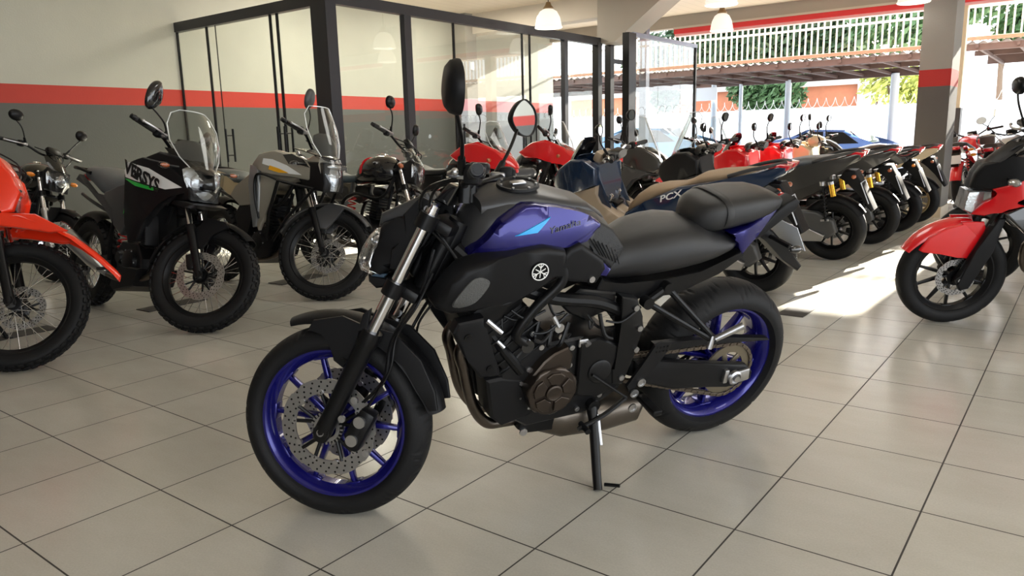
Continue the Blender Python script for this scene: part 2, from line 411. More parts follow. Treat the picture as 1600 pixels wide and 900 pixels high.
# concrete portal frame: pier on the wall, tie beam, slanted haunch and free pillar
struct('trim_1', slab(WX, WX+0.33, 10.75, 11.05, 0, CZ), M['pillar'])
struct('trim_2', slab(WX, OX-0.0, 10.95, 11.25, 2.98, CZ), M['plasterlight'])
PXL, PXR, PY0, PY1 = -1.86, -1.50, 10.98, 11.60
bm = B(); slab(PXL, PXR, PY0, PY1, 0.13, CZ, bm)
pl = struct('trim_3', bm, M['pillar'])
struct('baseboard_pillar', slab(PXL-0.012, PXR+0.012, PY0-0.012, PY1+0.012, 0, 0.13), M['skirt'])
# haunched beam, its lower edge climbs to the right
bm = B()
hp = [(-6.56, 2.58), (-6.25, 2.58), (-5.0, 3.32), (-3.0, 4.5), (-6.56, 4.5)]
bm2 = B(); plate(bm2, [(x, 10.95, z) for x, z in [(-6.53, 2.58), (-6.22, 2.58), (-5.14, 3.315), (-6.53, 3.315)]], (0, 0.55, 0))
struct('trim_4', bm2, M['plaster'])
# header over the open front with its red band
struct('wall_front', slab(WX, 7, FY-0.1, FY+0.1, 3.10, CZ), M['plaster'])
struct('trim_5', slab(-6.6, 7, FY-0.13, FY+0.12, 3.075, 3.11), M['plasterlight'])
struct('trim_6', slab(-6.6, 7, FY-0.11, FY+0.11, 2.99, 3.075), M['redtrim'])
struct('trim_7', slab(-6.6, 7, FY-0.07, FY+0.10, 2.945, 2.99), M['pinktrim'])
struct('wall_sun_blocker', slab(-0.84, 7, FY-0.1, FY+0.1, 0, 2.95), M['wall'])  # unseen wall added to block sun and end the floor patch on the right
struct('trim_8', slab(-1.93, -1.75, FY-0.08, FY+0.10, 0, 2.945), mat('beige_post_paint', (0.62, 0.52, 0.36), 0.5))
struct('trim_9', slab(-1.95, -1.73, FY-0.10, FY+0.12, 0, 1.42), M['darkgrey'])

# glazed office: side run (perpendicular to wall) and long run (parallel to wall)
BZ0, BZ1 = 2.545, 2.66
win = tag(bpy.data.objects.new('window_1', None), kind='structure'); COL.objects.link(win)
bm = slab(WX, OX-0.12, OY-0.03, OY+0.05, BZ0, BZ1); finish(bm, M['frame'], win, 'window_frame', flat=True)
bm = slab(OX-0.22, OX-0.085, OY-0.05, OY+0.06, 0, 2.9); slab(OX-0.085, OX+0.05, OY-0.07, OY+0.07, 0, 2.9, bm); finish(bm, M['frame'], win, 'corner_post', flat=True)
for x in (WX+0.012, -8.775, -7.50, -7.375):
    finish(slab(x-0.012, x+0.012, OY-0.012, OY+0.012, 0, BZ0), M['black'], win, 'mullion', flat=True)
finish(slab(-8.592, -8.586, OY-0.006, OY+0.006, 0, BZ0), M['black'], win, 'mullion', flat=True)
for x0, x1 in ((WX+0.024, -8.787), (-8.763, -8.592), (-8.586, -7.512), (-7.488, -7.387), (-7.363, OX-0.2)):
    finish(slab(x0, x1, OY-0.004, OY+0.004, 0.02, BZ0), M['window'], win, 'glass_pane', flat=True)
win2 = tag(bpy.data.objects.new('window_2', None), kind='structure'); COL.objects.link(win2)
bm = slab(OX-0.03, OX+0.05, OY+0.05, 11.0, BZ0, BZ1); finish(bm, M['frame'], win2, 'window_frame', flat=True)
for y, wd in ((6.60, 0.055), (10.03-0.085, 0.045)):
    finish(slab(OX-0.03, OX+0.045, y-wd, y+wd, 0, BZ0), M['frame'], win2, 'mullion', flat=True)
for y in (7.44, 8.88, 9.06):
    finish(slab(OX-0.012, OX+0.012, y-0.012, y+0.012, 0, BZ0), M['black'], win2, 'mullion', flat=True)
for y0, y1 in ((OY+0.07, 6.545), (6.655, 7.428), (7.452, 8.868), (8.892, 9.048), (9.072, 9.9), (9.99, 10.86)):
    finish(slab(OX-0.004, OX+0.004, y0, y1, 0.02, BZ0), M['window'], win2, 'glass_pane', flat=True)
for y in (10.91, 11.3):
    bm = slab(OX-0.05, OX+0.06, y-0.06, y+0.06, 0, 2.58); finish(bm, M['black'], win2, 'corner_post', flat=True)
finish(slab(OX-0.02, OX+0.02, 11.36, 12.6, 2.3, 2.37), M['frame'], win2, 'transom', flat=True)
# door pull bars on the glass
def pull(x, y, ax, par):
    bm = B()
    for s in (-1, 1):
        dx, dy = (0, s*0.05) if ax == 'x' else (s*0.05, 0)
        tube(bm, [(x+dx, y+dy, 0.92), (x+dx, y+dy, 1.32)], 0.014, 10)
    for z in (1.0, 1.24):
        d = (0, 0.05) if ax == 'x' else (0.05, 0)
        tube(bm, [(x-d[0], y-d[1], z), (x+d[0], y+d[1], z)], 0.008, 8)
    finish(bm, M['black'], par, 'door_handle')
pull(-8.50, OY, 'x', win); pull(-7.46, OY, 'x', win); pull(-7.33, OY, 'x', win)
pull(OX, 7.53, 'y', win2); pull(OX, 9.0, 'y', win2); pull(OX, 9.13, 'y', win2)

# entrance leaf standing free beside the office, seen against the daylight
d1 = tag(bpy.data.objects.new('door_1', None), kind='structure'); COL.objects.link(d1)
EX = -5.62
finish(slab(EX-0.03, EX+0.03, 10.42, 12.70, 2.56, 2.62), M['framelight'], d1, 'door_frame', flat=True)
finish(slab(EX-0.022, EX+0.022, 12.66, 12.71, 0, 2.56), M['black'], d1, 'door_stile', flat=True)
finish(slab(EX-0.06, EX+0.05, 10.24, 10.46, 0, 2.60), M['black'], d1, 'door_stile', flat=True)
for y0, y1 in ((10.46, 11.28), (11.29, 12.1), (12.11, 12.65)):
    finish(slab(EX-0.004, EX+0.004, y0, y1, 0.02, 2.56), M['window'], d1, 'glass_pane', flat=True)
struct('trim_10', slab(-6.33, -6.20, 12.0, 12.12, 0, CZ), M['framelight'])

# switch box on the office pier
t = B(); box(t, (WX+0.345, 10.9, 2.42), (0.03, 0.09, 0.14), 0.008)
o = finish(t, M['plate'], None, 'switch_box'); tag(o, 'small white switch box high on the beige pier inside the glass office', 'switch')
bm = B(); box(bm, (WX+0.364, 10.9, 2.42), (0.01, 0.04, 0.05), 0.003); finish(bm, M['white'], o, 'rocker_button')

# pendant lamps
lampglass = mat('frosted_lamp_glass', (0.85, 0.85, 0.82), 0.25, trans=0.0, emit=(1.0, 0.95, 0.85), estr=0.55)
bulbm = mat('lamp_bulb', (1, 1, 1), 0.4, emit=(1.0, 0.96, 0.9), estr=14)
def pendant(x, y, z, s, label, cord=True):
    r = bpy.data.objects.new('pendant_lamp', None); COL.objects.link(r); r.location = (x, y, z)
    tag(r, label, 'lamp', 'bell shaped pendant lamps')
    bm = B(); lathe(bm, [(0.205, 0), (0.212, 0.01), (0.2, 0.02), (0.195, 0.06), (0.175, 0.14), (0.13, 0.215), (0.07, 0.25), (0.06, 0.25), (0.12, 0.205), (0.165, 0.135), (0.188, 0.06), (0.195, 0.0)], axis='z', n=40, closed=True)
    o = finish(bm, lampglass, r, 'lamp_shade'); 
    bm = B(); lathe(bm, [(0, 0.34), (0.03, 0.34), (0.045, 0.30), (0.075, 0.262), (0.06, 0.245), (0, 0.245)], axis='z', n=24); finish(bm, mat('tarnished_brass', (0.25, 0.17, 0.09), 0.4, 0.8), r, 'socket_cap')
    bm = B(); ell(bm, (0, 0, 0.15), (0.05, 0.05, 0.07)); finish(bm, bulbm, r, 'bulb')
    bm = B(); tube(bm, [(0, 0, 0.34), (0, 0, CZ-z)], 0.006, 8); finish(bm, M['black'], r, 'cord')
    for c in r.children: c.scale = (s, s, 1) if c.name.startswith('lamp_shade') else (1, 1, 1)
    return r
pendant(-6.17, 9.04, 2.6, 0.92, 'glass pendant lamp hanging in front of the beige ceiling, above the glass office')
pendant(-3.67, 8.98, 2.6, 0.92, 'pendant lamp cut off by the top edge, its rim just right of the slanted beam')
pendant(-4.62, 11.35, 2.62, 0.82, 'cream pendant lamp overlapping the left part of the red band')
pendant(-1.93, 10.70, 2.62, 0.9, 'pendant lamp close to the grey pillar at the top edge')
# ------------------------------------------------------------------ motorcycle kit
# every bike lives in its own frame: x forward, y to its left, z up, origin at the rear tyre contact
class Bike:
    def __init__(s, name, label, cat, loc, head, lean, steer, wb=1.4, rake=25, trail=0.09, group=None):
        s.root = bpy.data.objects.new(name, None); COL.objects.link(s.root); s.root.empty_display_size = 0.2
        s.root.location = (loc[0], loc[1], loc[2] if len(loc) > 2 else 0); s.root.rotation_euler = (-lean, 0, head)
        tag(s.root, label, cat, group)
        s.wb, s.rk = wb, math.radians(rake); s.P0 = Vector((wb+trail, 0, 0)); s.AX = Vector((-math.sin(s.rk), 0, math.cos(s.rk)))
        s.S = Matrix.Translation(s.P0) @ Matrix.Rotation(steer, 4, s.AX) @ Matrix.Translation(-s.P0)
    def add(s, name, bm, m, par=None, st=False, **k):
        return finish(bm, m, par or s.root, name, xf=s.S if st else None, **k)
    def fork_pt(s, L, y, fwd=0.0, zc=None, xc=None):
        # point L above the front axle along the fork
        px = Vector((math.cos(s.rk), 0, math.sin(s.rk)))
        return Vector((xc if xc is not None else s.wb, y, zc)) + s.AX*L + px*fwd

def tyre_bm(c, R, w, rb, knobs=0, n=120, groove=None, flat=0.0):
    bm = B(); prof = []
    if groove is slick_groove: n = 120
    if groove is fine_groove: n = 420
    for k in range(15):
        a = -1.45 + 2.9*k/14
        y = (w/2)*math.sin(a)/math.sin(1.45); r = R - (w*0.42 + flat)*(1-math.cos(a))**(1.1)*0.95
        prof.append((r, y))
    side = prof[-1][0]
    lo = [(rb, -w*0.30), (rb+0.004, -w*0.38), ((rb+side)/2, -w*0.485)]
    full = lo + prof + [(a, -b) for a, b in lo[::-1]]
    rings = []
    for i in range(n):
        a = 2*PI*i/n; ring = []
        for j, (r, y) in enumerate(full):
            rr = r - (groove(a, y/(w/2), j-3) if groove and 3 <= j < 18 else 0)
            ring.append(bm.verts.new((c[0]+rr*math.cos(a), y, c[1]+rr*math.sin(a))))
        rings.append(ring)
    k = len(full)
    for i in range(n):
        A, C = rings[i], rings[(i+1) % n]
        for j in range(k-1): bm.faces.new((A[j], A[j+1], C[j+1], C[j]))
    if knobs:
        for i in range(knobs):
            a = 2*PI*i/knobs
            for q, (yy, ww) in enumerate(((-0.36, 0.2), (-0.1, 0.18), (0.16, 0.18), (0.4, 0.2))):
                aa = a + (PI/knobs if q % 2 else 0)
                al = math.asin(max(-1, min(1, yy*2*math.sin(1.45)))); r = R - (w*0.42)*(1-math.cos(al))**1.1*0.95
                t = B(); L = 2*PI*R/knobs*0.62
                box(t, (0, 0, 0), (L, w*ww, 0.016), 0.003)
                mt = Matrix.Translation((c[0], 0, c[1])) @ Matrix.Rotation(-aa, 4, 'Y') @ Matrix.Translation((r, w*yy, 0)) @ Matrix.Rotation(al*0.8, 4, 'Z') @ Matrix.Rotation(PI/2, 4, 'Y')
                bmesh.ops.transform(t, matrix=mt, verts=t.verts); merge(bm, t)
    return bm

def slick_groove(a, y, j):
    # curved tread sipes
    ph = (a*13/(2*PI) + (abs(y)**1.3)*0.55 + (0.5 if y > 0 else 0)) % 1.0
    if 0.22 < abs(y) < 0.82 and ph < 0.13: return 0.0045
    return 0.0

def fine_groove(a, y, j):
    ph = (a*11/(2*PI) + (abs(y)**1.4)*0.8 + (0.5 if y > 0 else 0)) % 1.0
    if 0.12 < abs(y) < 0.88 and ph < 0.045: return 0.006
    ph2 = (a*11/(2*PI) - abs(y)*0.35 + 0.45) % 1.0
    if 0.35 < abs(y) < 0.8 and ph2 < 0.035: return 0.005
    return 0.0

def disc_bm(c, y, ro, ri, th=0.004, holes=True, wavy=10, n=200):
    bm = B(); F = []
    for sgn in (1,):
        o = []; i_ = []
        for k in range(n):
            a = 2*PI*k/n; rr = ro*(1 - (0.022 if wavy and (math.sin(a*wavy) > 0.35) else 0.0))
            o.append((c[0]+rr*math.cos(a), c[1]+rr*math.sin(a))); i_.append((c[0]+ri*math.cos(a), c[1]+ri*math.sin(a)))
        V = [[bm.verts.new((p[0], y+d, p[1])) for p in L] for L in (o, i_) for d in (-th/2, th/2)]
        for k in range(n):
            m = (k+1) % n
            bm.faces.new((V[0][k], V[0][m], V[1][m], V[1][k])); bm.faces.new((V[2][k], V[2][m], V[3][m], V[3][k]))
            bm.faces.new((V[0][k], V[0][m], V[2][m], V[2][k])); bm.faces.new((V[1][k], V[1][m], V[3][m], V[3][k]))
    return bm

def disc_holes_bm(c, y, ro, ri, th, rings=3, per=30):
    bm = B()
    for q in range(rings):
        r = ri + (ro-ri)*(q+0.75)/(rings+0.5)
        for k in range(per):
            a = 2*PI*(k+q*0.33)/per
            cyl(bm, (c[0]+r*math.cos(a), y-th/2-0.0006, c[1]+r*math.sin(a)), (c[0]+r*math.cos(a), y+th/2+0.0006, c[1]+r*math.sin(a)), 0.0033, n=8)
    return bm

def wheel(b, c, R, w, rr, style, rimm, st, disc=(), knobs=0, hubm=None, disc_r=0.145, spokes=10, groove=None, holes=True, spokem=None, name_t='tyre', ad=0.0, discm=None):
    """c=(x,z) axle; rr rim flange radius; style 'cast' | 'wire' | 'solid'"""
    rb = rr-0.006
    ty = b.add('tyre', tyre_bm(c, R, w, rb, knobs, groove=groove), M['rubber'], st=st, ang=50)
    bm = B(); hw = w*0.36
    lathe(bm, [(rr, -hw), (rr, -hw+0.006), (rr-0.012, -hw+0.012), (rr-0.022, -hw*0.45), (rr-0.022, hw*0.45), (rr-0.012, hw-0.012), (rr, hw-0.006), (rr, hw), (rr-0.010, hw), (rr-0.020, hw-0.010), (rr-0.032, hw*0.4), (rr-0.032, -hw*0.4), (rr-0.020, -hw+0.010), (rr-0.010, -hw)], (c[0], 0, c[1]), 96, closed=True)
    rim = b.add('rim', bm, rimm, st=st)
    hubm = hubm or rimm
    bm = B(); hr = 0.036 if style == 'wire' else 0.042
    lathe(bm, [(0.011, -w*0.52), (hr, -w*0.50), (hr, -w*0.34), (hr*0.72, -w*0.25), (hr*0.72, w*0.25), (hr, w*0.34), (hr, w*0.50), (0.011, w*0.52)], (c[0], 0, c[1]), 40, closed=True)
    b.add('hub', bm, hubm, st=st)
    bm = B()
    if style == 'cast':
        for k in range(spokes):
            pair = k//2; a = ad + 2*PI*pair/(spokes/2) + (0.30 if k % 2 else -0.30)*(10/spokes)
            a0 = ad + 2*PI*pair/(spokes/2) + (0.16 if k % 2 else -0.16)
            p0 = Vector((c[0]+hr*0.7*math.cos(a0), 0, c[1]+hr*0.7*math.sin(a0))); p1 = Vector((c[0]+(rr-0.028)*math.cos(a), 0, c[1]+(rr-0.028)*math.sin(a)))
            t = B(); L = (p1-p0).length; mid = (p0+p1)/2; d = (p1-p0)
            box(t, (0, 0, 0), (0.021, w*0.30, L), 0.006, taper=(0.75, 0.62))
            ang = math.atan2(d.x, d.z); bmesh.ops.transform(t, matrix=Matrix.Translation(mid) @ Matrix.Rotation(ang, 4, 'Y'), verts=t.verts); merge(bm, t)
            # flared root at the rim
            t = B(); box(t, (0, 0, 0), (0.055, w*0.34, 0.018), 0.006); 
            bmesh.ops.transform(t, matrix=Matrix.Translation(p1) @ Matrix.Rotation(PI/2-a, 4, 'Y'), verts=t.verts); merge(bm, t)
        b.add('spokes', bm, spokem or rimm, rim, st=st); 
    elif style == 'wire':
        n = 36
        for k in range(n):
            a = 2*PI*k/n + ad; side = 1 if k % 2 else -1; off = 0.85 if (k//2) % 2 else -0.85
            cyl(bm, (c[0]+hr*math.cos(a+off), side*w*0.36, c[1]+hr*math.sin(a+off)), (c[0]+(rr-0.028)*math.cos(a), side*0.006, c[1]+(rr-0.028)*math.sin(a)), 0.0019, n=6)
        o = b.add('spokes', bm, M['spoke'], rim, st=st)
    for y in disc:
        ri = disc_r*0.70
        d = b.add('brake_disc', disc_bm(c, y, disc_r, ri), discm or M['steel'], st=st)
        if holes: b.add('vent_holes', disc_holes_bm(c, y, disc_r, ri, 0.004), M['black'], d, st=st)
        bm = B()
        for k in range(5):
            a = 2*PI*k/5+0.3
            for aa in (a-0.22, a+0.22):
                p1 = (c[0]+(ri+0.006)*math.cos(aa), y, c[1]+(ri+0.006)*math.sin(aa))
                cyl(bm, (c[0]+0.036*math.cos(a), y*0.9, c[1]+0.036*math.sin(a)), p1, 0.006, n=8)
        lathe(bm, [(0.03, y*0.85-0.002), (0.048, y-0.003), (0.048, y+0.004), (0.03, y+0.004)], (c[0], 0, c[1]), 30, closed=True)
        b.add('disc_carrier', bm, M['black'], d, st=st)
        for k in range(10 if holes else 0):
            bm = B(); a = 2*PI*k/10+0.08; p = (c[0]+(ri+0.004)*math.cos(a), y, c[1]+(ri+0.004)*math.sin(a)); s = 1 if y > 0 else -1
            cyl(bm, (p[0], y-0.005, p[2]), (p[0], y+0.005, p[2]), 0.008, n=12)
            b.add('disc_button', bm, M['alu'], d, st=st)
    return ty

def forks(b, c, off=0.105, L=0.70, Llow=0.36, r=0.0185, rl=0.028, lowm=None, tubem=None, upside=False, fx=0.0, clamps=(0.50, 0.70)):
    # telescopic fork: fx sets the stanchions ahead of/behind the axle
    px = Vector((math.cos(b.rk), 0, math.sin(b.rk))); lowm = lowm or M['black']; tubem = tubem or M['chrome']
    for s in (1, -1):
        a = Vector((c[0], s*off, c[1])); 
        bm = B(); tube(bm, [a+b.AX*-0.03, a+b.AX*0.0, a+b.AX*0.06, a+b.AX*(Llow-0.05), a+b.AX*(Llow-0.03), a+b.AX*Llow], [rl*0.75, rl*0.95, rl*0.9, rl, rl*1.12, rl*1.05], 20)
        cyl(bm, a+Vector((0, s*-0.02, 0)), a+Vector((0, s*0.022, 0)), 0.024)
        lo = b.add('fork_leg', bm, lowm, st=True)
        bm = B(); tube(bm, [a+b.AX*(Llow-0.02), a+b.AX*L], r, 20); b.add('fork_tube', bm, tubem, lo, st=True)
        bm = B(); cyl(bm, a+b.AX*(L), a+b.AX*(L+0.014), 0.017); cyl(bm, a+b.AX*(L+0.012), a+b.AX*(L+0.022), 0.010, n=6); b.add('fork_cap', bm, M['chrome'], lo, st=True)
    bm = B(); o = Vector((c[0], 0, c[1])); cyl(bm, o+Vector((0, -off-0.02, 0)), o+Vector((0, off+0.026, 0)), 0.011); b.add('front_axle', bm, M['steel'], st=True)
    for q in clamps:
        bm = B(); z = o + b.AX*q
        for s in (1, -1):
            cyl(bm, z+Vector((0, s*off, 0))-b.AX*0.022, z+Vector((0, s*off, 0))+b.AX*0.022, r+0.011, n=24)
        box(bm, z-px*0.035, (0.075, off*2-0.02, 0.036), 0.010, rot=(0, -b.rk, 0))
        b.add('fork_clamp', bm, M['black'], st=True)
    bm = B(); cyl(bm, o+b.AX*clamps[0]-px*0.05, o+b.AX*clamps[-1]-px*0.05, 0.03); b.add('steering_head', bm, M['black'], st=True)

def mud(b, c, r, a0, a1, hw, m, name='front_fender', n=24, drop=0.05, st=True, flare=None, par=None, edge=0.0):
    # arched mudguard around a wheel, rounded section
    bm = B(); rows = []
    for i in range(n+1):
        f = i/n; a = a0+(a1-a0)*f; k = flare(f) if flare else 1.0; row = []
        for j in range(-5, 6):
            t = j/5; y = hw*k*math.sin(t*PI/2)/1.0; rr = r - drop*(1-math.cos(t*PI/2))*k
            row.append((c[0]+rr*math.cos(a), y, c[1]+rr*math.sin(a)))
        rows.append(row)
    grid(bm, rows, 0.004); return b.add(name, bm, m, par, st=st, ang=60)

def bar(b, pts, m=None, r=0.011):
    bm = B(); tube(bm, spline(pts, 6), r, 12); return b.add('handlebar', bm, m or M['black'], st=True)

def controls(b, end, inn, s, lever=True, weight=True, leverm=None):
    # grip between inn and end, with switch pod, lever and bar end (s = +1 left, -1 right)
    e, i = Vector(end), Vector(inn); d = (e-i).normalized()
    bm = B(); pts = [i+(e-i)*k/12 for k in range(13)]; tube(bm, pts, [0.0165 if k % 2 else 0.0175 for k in range(12)]+[0.0185], 16)
    g = b.add('grip', bm, M['grip'], st=True)
    if weight:
        bm = B(); cyl(bm, e, e+d*0.022, 0.0175, 0.015, 20); cyl(bm, e+d*0.02, e+d*0.026, 0.009, n=12); b.add('bar_end', bm, M['black'], g, st=True)
    bm = B(); p = i-d*0.03; box(bm, p, (0.045, 0.05, 0.055), 0.012); box(bm, p+Vector((-0.02, 0, 0.005)), (0.02, 0.03, 0.03), 0.006)
    sw = b.add('switch_pod', bm, M['matte'], g, st=True)
    if s < 0:
        bm = B(); box(bm, p+Vector((-0.03, 0, 0.015)), (0.012, 0.016, 0.012), 0.003); b.add('kill_switch', bm, M['redplastic'], sw, st=True)
    if lever:
        bm = B(); o = i-d*0.05; f = Vector((0.035, 0, -0.004))
        box(bm, o+f*0.5, (0.05, 0.03, 0.026), 0.008)
        tube(bm, spline([o+f, i+f*1.7, i+(e-i)*0.5+f*1.9, e+f*1.5-d*0.01], 5), [0.009]+[0.0065]*15, 10, sx=0.7); ell(bm, e+f*1.5-d*0.008, (0.0095,)*3, n=8)
        b.add('lever', bm, leverm or M['alu'], g, st=True)
    return g

def mirror(b, base, pts, c, nrm, w, h, shape, s, m=None, st=True, tilt=0.0):
    # stem through pts, shell + glass; nrm = direction the glass faces (bike frame, unsteered)
    bm = B(); tube(bm, spline(pts, 6), 0.0055, 10); tube(bm, [pts[0], Vector(pts[0])+(Vector(pts[1])-Vector(pts[0]))*0.45], [0.012, 0.010], 12)
    g = b.add('mirror_stem', bm, M['black'], st=st)
    z = Vector(nrm).normalized(); x = Vector((0, 0, 1)).cross(z).normalized(); y = z.cross(x)
    if tilt: x, y = x*math.cos(tilt)+y*math.sin(tilt), y*math.cos(tilt)-x*math.sin(tilt)
    mt = Matrix(((x.x, y.x, z.x, c[0]), (x.y, y.y, z.y, c[1]), (x.z, y.z, z.z, c[2]), (0, 0, 0, 1)))
    t = B(); R = []
    prof = [(0.0, -0.045, 0.35), (0.5, -0.038, 0.75), (0.8, -0.02, 0.95), (1, 0, 1), (0.985, 0.006, 1)]
    if len(shape) < 14: shape = [(p.x, p.y) for p in spline([(q[0], q[1], 0) for q in shape], 3, True)]
    outl = [(px*w/2*s, py*h/2) for px, py in shape]
    for zz, sc in ((-0.030, 0.35), (-0.026, 0.72), (-0.015, 0.93), (0.0, 1.0), (0.007, 0.99), (0.007, 0.93), (0.003, 0.92)):
        R.append([t.verts.new((px*sc, py*sc, zz)) for px, py in outl])
    n = len(outl)
    for A, C in zip(R, R[1:]):
        for k in range(n): t.faces.new((A[k], A[(k+1) % n], C[(k+1) % n], C[k]))
    t.faces.new(R[0]); bmesh.ops.transform(t, matrix=mt, verts=t.verts)
    sh = b.add('mirror_shell', t, m or M['black'], g, st=st, ang=50)
    t = B(); f = t.faces.new([t.verts.new((px*0.93, py*0.93, 0.0035)) for px, py in outl]); f2 = [t.verts.new((px*0.93, py*0.93, 0.001)) for px, py in outl]; t.faces.new(f2[::-1])
    bmesh.ops.transform(t, matrix=mt, verts=t.verts); b.add('mirror_glass', t, M['mirror'], sh, st=st, flat=True)
    return g
LEAF = [(-0.15, 1.0), (0.25, 0.95), (0.7, 0.55), (0.98, 0.05), (0.95, -0.35), (0.55, -0.8), (0.1, -1.0), (-0.45, -0.95), (-0.8, -0.6), (-0.95, 0.0), (-0.75, 0.6)]
OVAL = [(math.cos(2*PI*k/18), math.sin(2*PI*k/18)) for k in range(18)]
RHOMB = [(0.0, 1.0), (0.45, 0.8), (1.0, 0.1), (0.9, -0.5), (0.5, -1.0), (-0.2, -0.9), (-0.8, -0.3), (-1.0, 0.3), (-0.5, 0.85)]

def bolt(bm, p, r=0.008, d=(0, 1, 0), h=0.006):
    p = Vector(p); d = Vector(d); cyl(bm, p, p+d*h, r, n=12); cyl(bm, p+d*h, p+d*(h+0.001), r*0.5, n=6)
# ------------------------------------------------------------------ the blue naked motorcycle in front
H = Bike('naked_motorcycle', 'blue and black naked motorcycle with blue wheels, largest and nearest in the showroom', 'motorcycle',
         (-1.157, 2.671), -2.066, 0.262, -0.69, 1.40, 24.8, 0.09)
FC = (1.40, 0.298); RC = (0.0, 0.315)
wheel(H, FC, 0.298, 0.122, 0.232, 'cast', M['wheelblue'], True, disc=(0.072, -0.072), disc_r=0.149, groove=fine_groove, ad=0.35, hubm=M['wheelblue'])
wheel(H, RC, 0.315, 0.182, 0.232, 'cast', M['wheelblue'], False, disc=(-0.085,), disc_r=0.12, groove=fine_groove, ad=0.6, hubm=M['wheelblue'])
forks(H, FC, 0.105, 0.735, 0.345, 0.0185, 0.029, clamps=(0.485, 0.70))
AXH = H.AX; PXH = Vector((math.cos(H.rk), 0, math.sin(H.rk))); FO = Vector((FC[0], 0, FC[1]))
# fork guards (small fins) and reflectors
for s in (1, -1):
    bm = B(); a = FO + AXH*0.33 + Vector((0, s*0.105, 0)) + PXH*0.02
    plate(bm, [a+PXH*0.015, a+PXH*0.022+AXH*0.05, a+PXH*0.010+AXH*0.075, a-PXH*0.01+AXH*0.01], (0, s*0.02, 0), 0.004); H.add('fork_guard', bm, M['matte'], st=True)
# fender
def fl(f): return 0.55+0.45*math.sin(min(1, f*2.2)*PI/2) if f < 0.45 else (1.0 if f < 0.85 else 1-(f-0.85)*1.6)
fend = mud(H, FC, 0.345, math.radians(64), math.radians(168), 0.072, M['matte'], flare=fl, drop=0.045)
for s in (1, -1):
    bm = B(); panel(bm, [(1.47, 0.585), (1.42, 0.585), (1.39, 0.545), (1.385, 0.505), (1.355, 0.485), (1.325, 0.53), (1.30, 0.62), (1.36, 0.640), (1.45, 0.62)], s*0.066, s*0.080, 0.005); H.add('fender_bracket', bm, M['matte'], fend, st=True)
    bm = B(); bolt(bm, (1.352, s*0.080, 0.508), 0.009, (0, s, 0)); H.add('fender_bolt', bm, M['black'], fend, st=True)
    bm = B(); panel(bm, [(1.30, 0.62), (1.20, 0.60), (1.12, 0.53), (1.075, 0.44), (1.065, 0.385), (1.09, 0.38), (1.13, 0.44), (1.17, 0.51), (1.24, 0.56), (1.31, 0.575)], s*0.060, s*0.074, 0.005); H.add('fender_side', bm, M['matte'], fend, st=True)
# calipers
for s in (1, -1):
    bm = B(); cc = Vector((1.285, s*0.10, 0.315)); t = B(); box(t, (0, 0, 0), (0.052, 0.055, 0.135), 0.014); box(t, (0.012, 0, 0), (0.04, 0.062, 0.09), 0.012)
    bmesh.ops.transform(t, matrix=Matrix.Translation(cc) @ Matrix.Rotation(-0.45, 4, 'Y'), verts=t.verts); merge(bm, t)
    cal = H.add('brake_caliper', bm, M['black'], st=True)
    for z in (-0.028, 0.03): bm = B(); cyl(bm, cc+Vector((0.006-z*0.4, s*0.026, z)), cc+Vector((0.006-z*0.4, s*0.036, z)), 0.0175, n=24); H.add('piston_cap', bm, M['alu'], cal, st=True)
    for p in ((1.30, 0.405), (1.338, 0.345), (1.262, 0.25)): bm = B(); bolt(bm, (p[0], s*0.115, p[1]), 0.011, (0, s, 0), 0.008); H.add('caliper_bolt', bm, M['alu'], cal, st=True)
    bm = B(); tube(bm, spline([(1.275, s*0.11, 0.40), (1.22, s*0.10, 0.47), (1.21, s*0.085, 0.56), (1.18, s*0.09, 0.63), (1.13, s*0.07, 0.72), (1.10, s*0.05, 0.85)], 6), 0.0055, 8)
    tube(bm, spline([(1.26, s*0.115, 0.39), (1.20, s*0.11, 0.50), (1.185, s*0.10, 0.60), (1.13, s*0.10, 0.69), (1.10, s*0.05, 0.78)], 6), 0.004, 8)
    H.add('brake_hose', bm, M['black'], st=True)
bm = B(); lathe(bm, [(0.030, 0.082), (0.041, 0.082), (0.041, 0.086), (0.030, 0.086)], (FC[0], 0, FC[1]), 40, closed=True)
for k in range(24):
    a = 2*PI*k/24; box(bm, (FC[0]+0.046*math.cos(a), 0.084, FC[1]+0.046*math.sin(a)), (0.008, 0.003, 0.005), 0, rot=(0, -a, 0))
H.add('wheel_speed_ring', bm, M['steel'], st=True)
# headlight unit
bm = B()
for s in (1, -1):
    panel(bm, [(1.251, 0.902), (1.243, 0.92), (1.197, 0.938), (1.15, 0.948), (1.125, 0.932), (1.125, 0.895), (1.154, 0.864), (1.195, 0.848), (1.215, 0.82), (1.216, 0.788), (1.245, 0.765), (1.283, 0.779), (1.262, 0.84)], s*0.02, s*0.088, 0.022, 4)
cowl = H.add('headlight_cowl', bm, M['matte'], st=True)
bm = B()
for s in (1, -1):
    panel(bm, [(1.262, 0.905), (1.255, 0.945), (1.12, 1.012), (1.105, 0.99), (1.13, 0.945), (1.20, 0.93)], 0.0, s*0.07, 0.018, 4)
H.add('cowl_visor', bm, M['mattegrey'], cowl, st=True)
bm = B()
for s in (1, -1): panel(bm, [(1.288, 0.768), (1.215, 0.762), (1.225, 0.735), (1.262, 0.728), (1.285, 0.746)], s*0.0, s*0.075, 0.014, 3)
H.add('lower_cowl', bm, M['matte'], cowl, st=True)
bm = B()
for s in (1, -1): panel(bm, [(1.262, 0.772), (1.225, 0.775), (1.235, 0.762), (1.275, 0.764)], s*0.07, s*0.082, 0.004)
H.add('cowl_fin', bm, mat('slate_blue_trim', (0.03, 0.06, 0.10), 0.4), cowl, st=True)
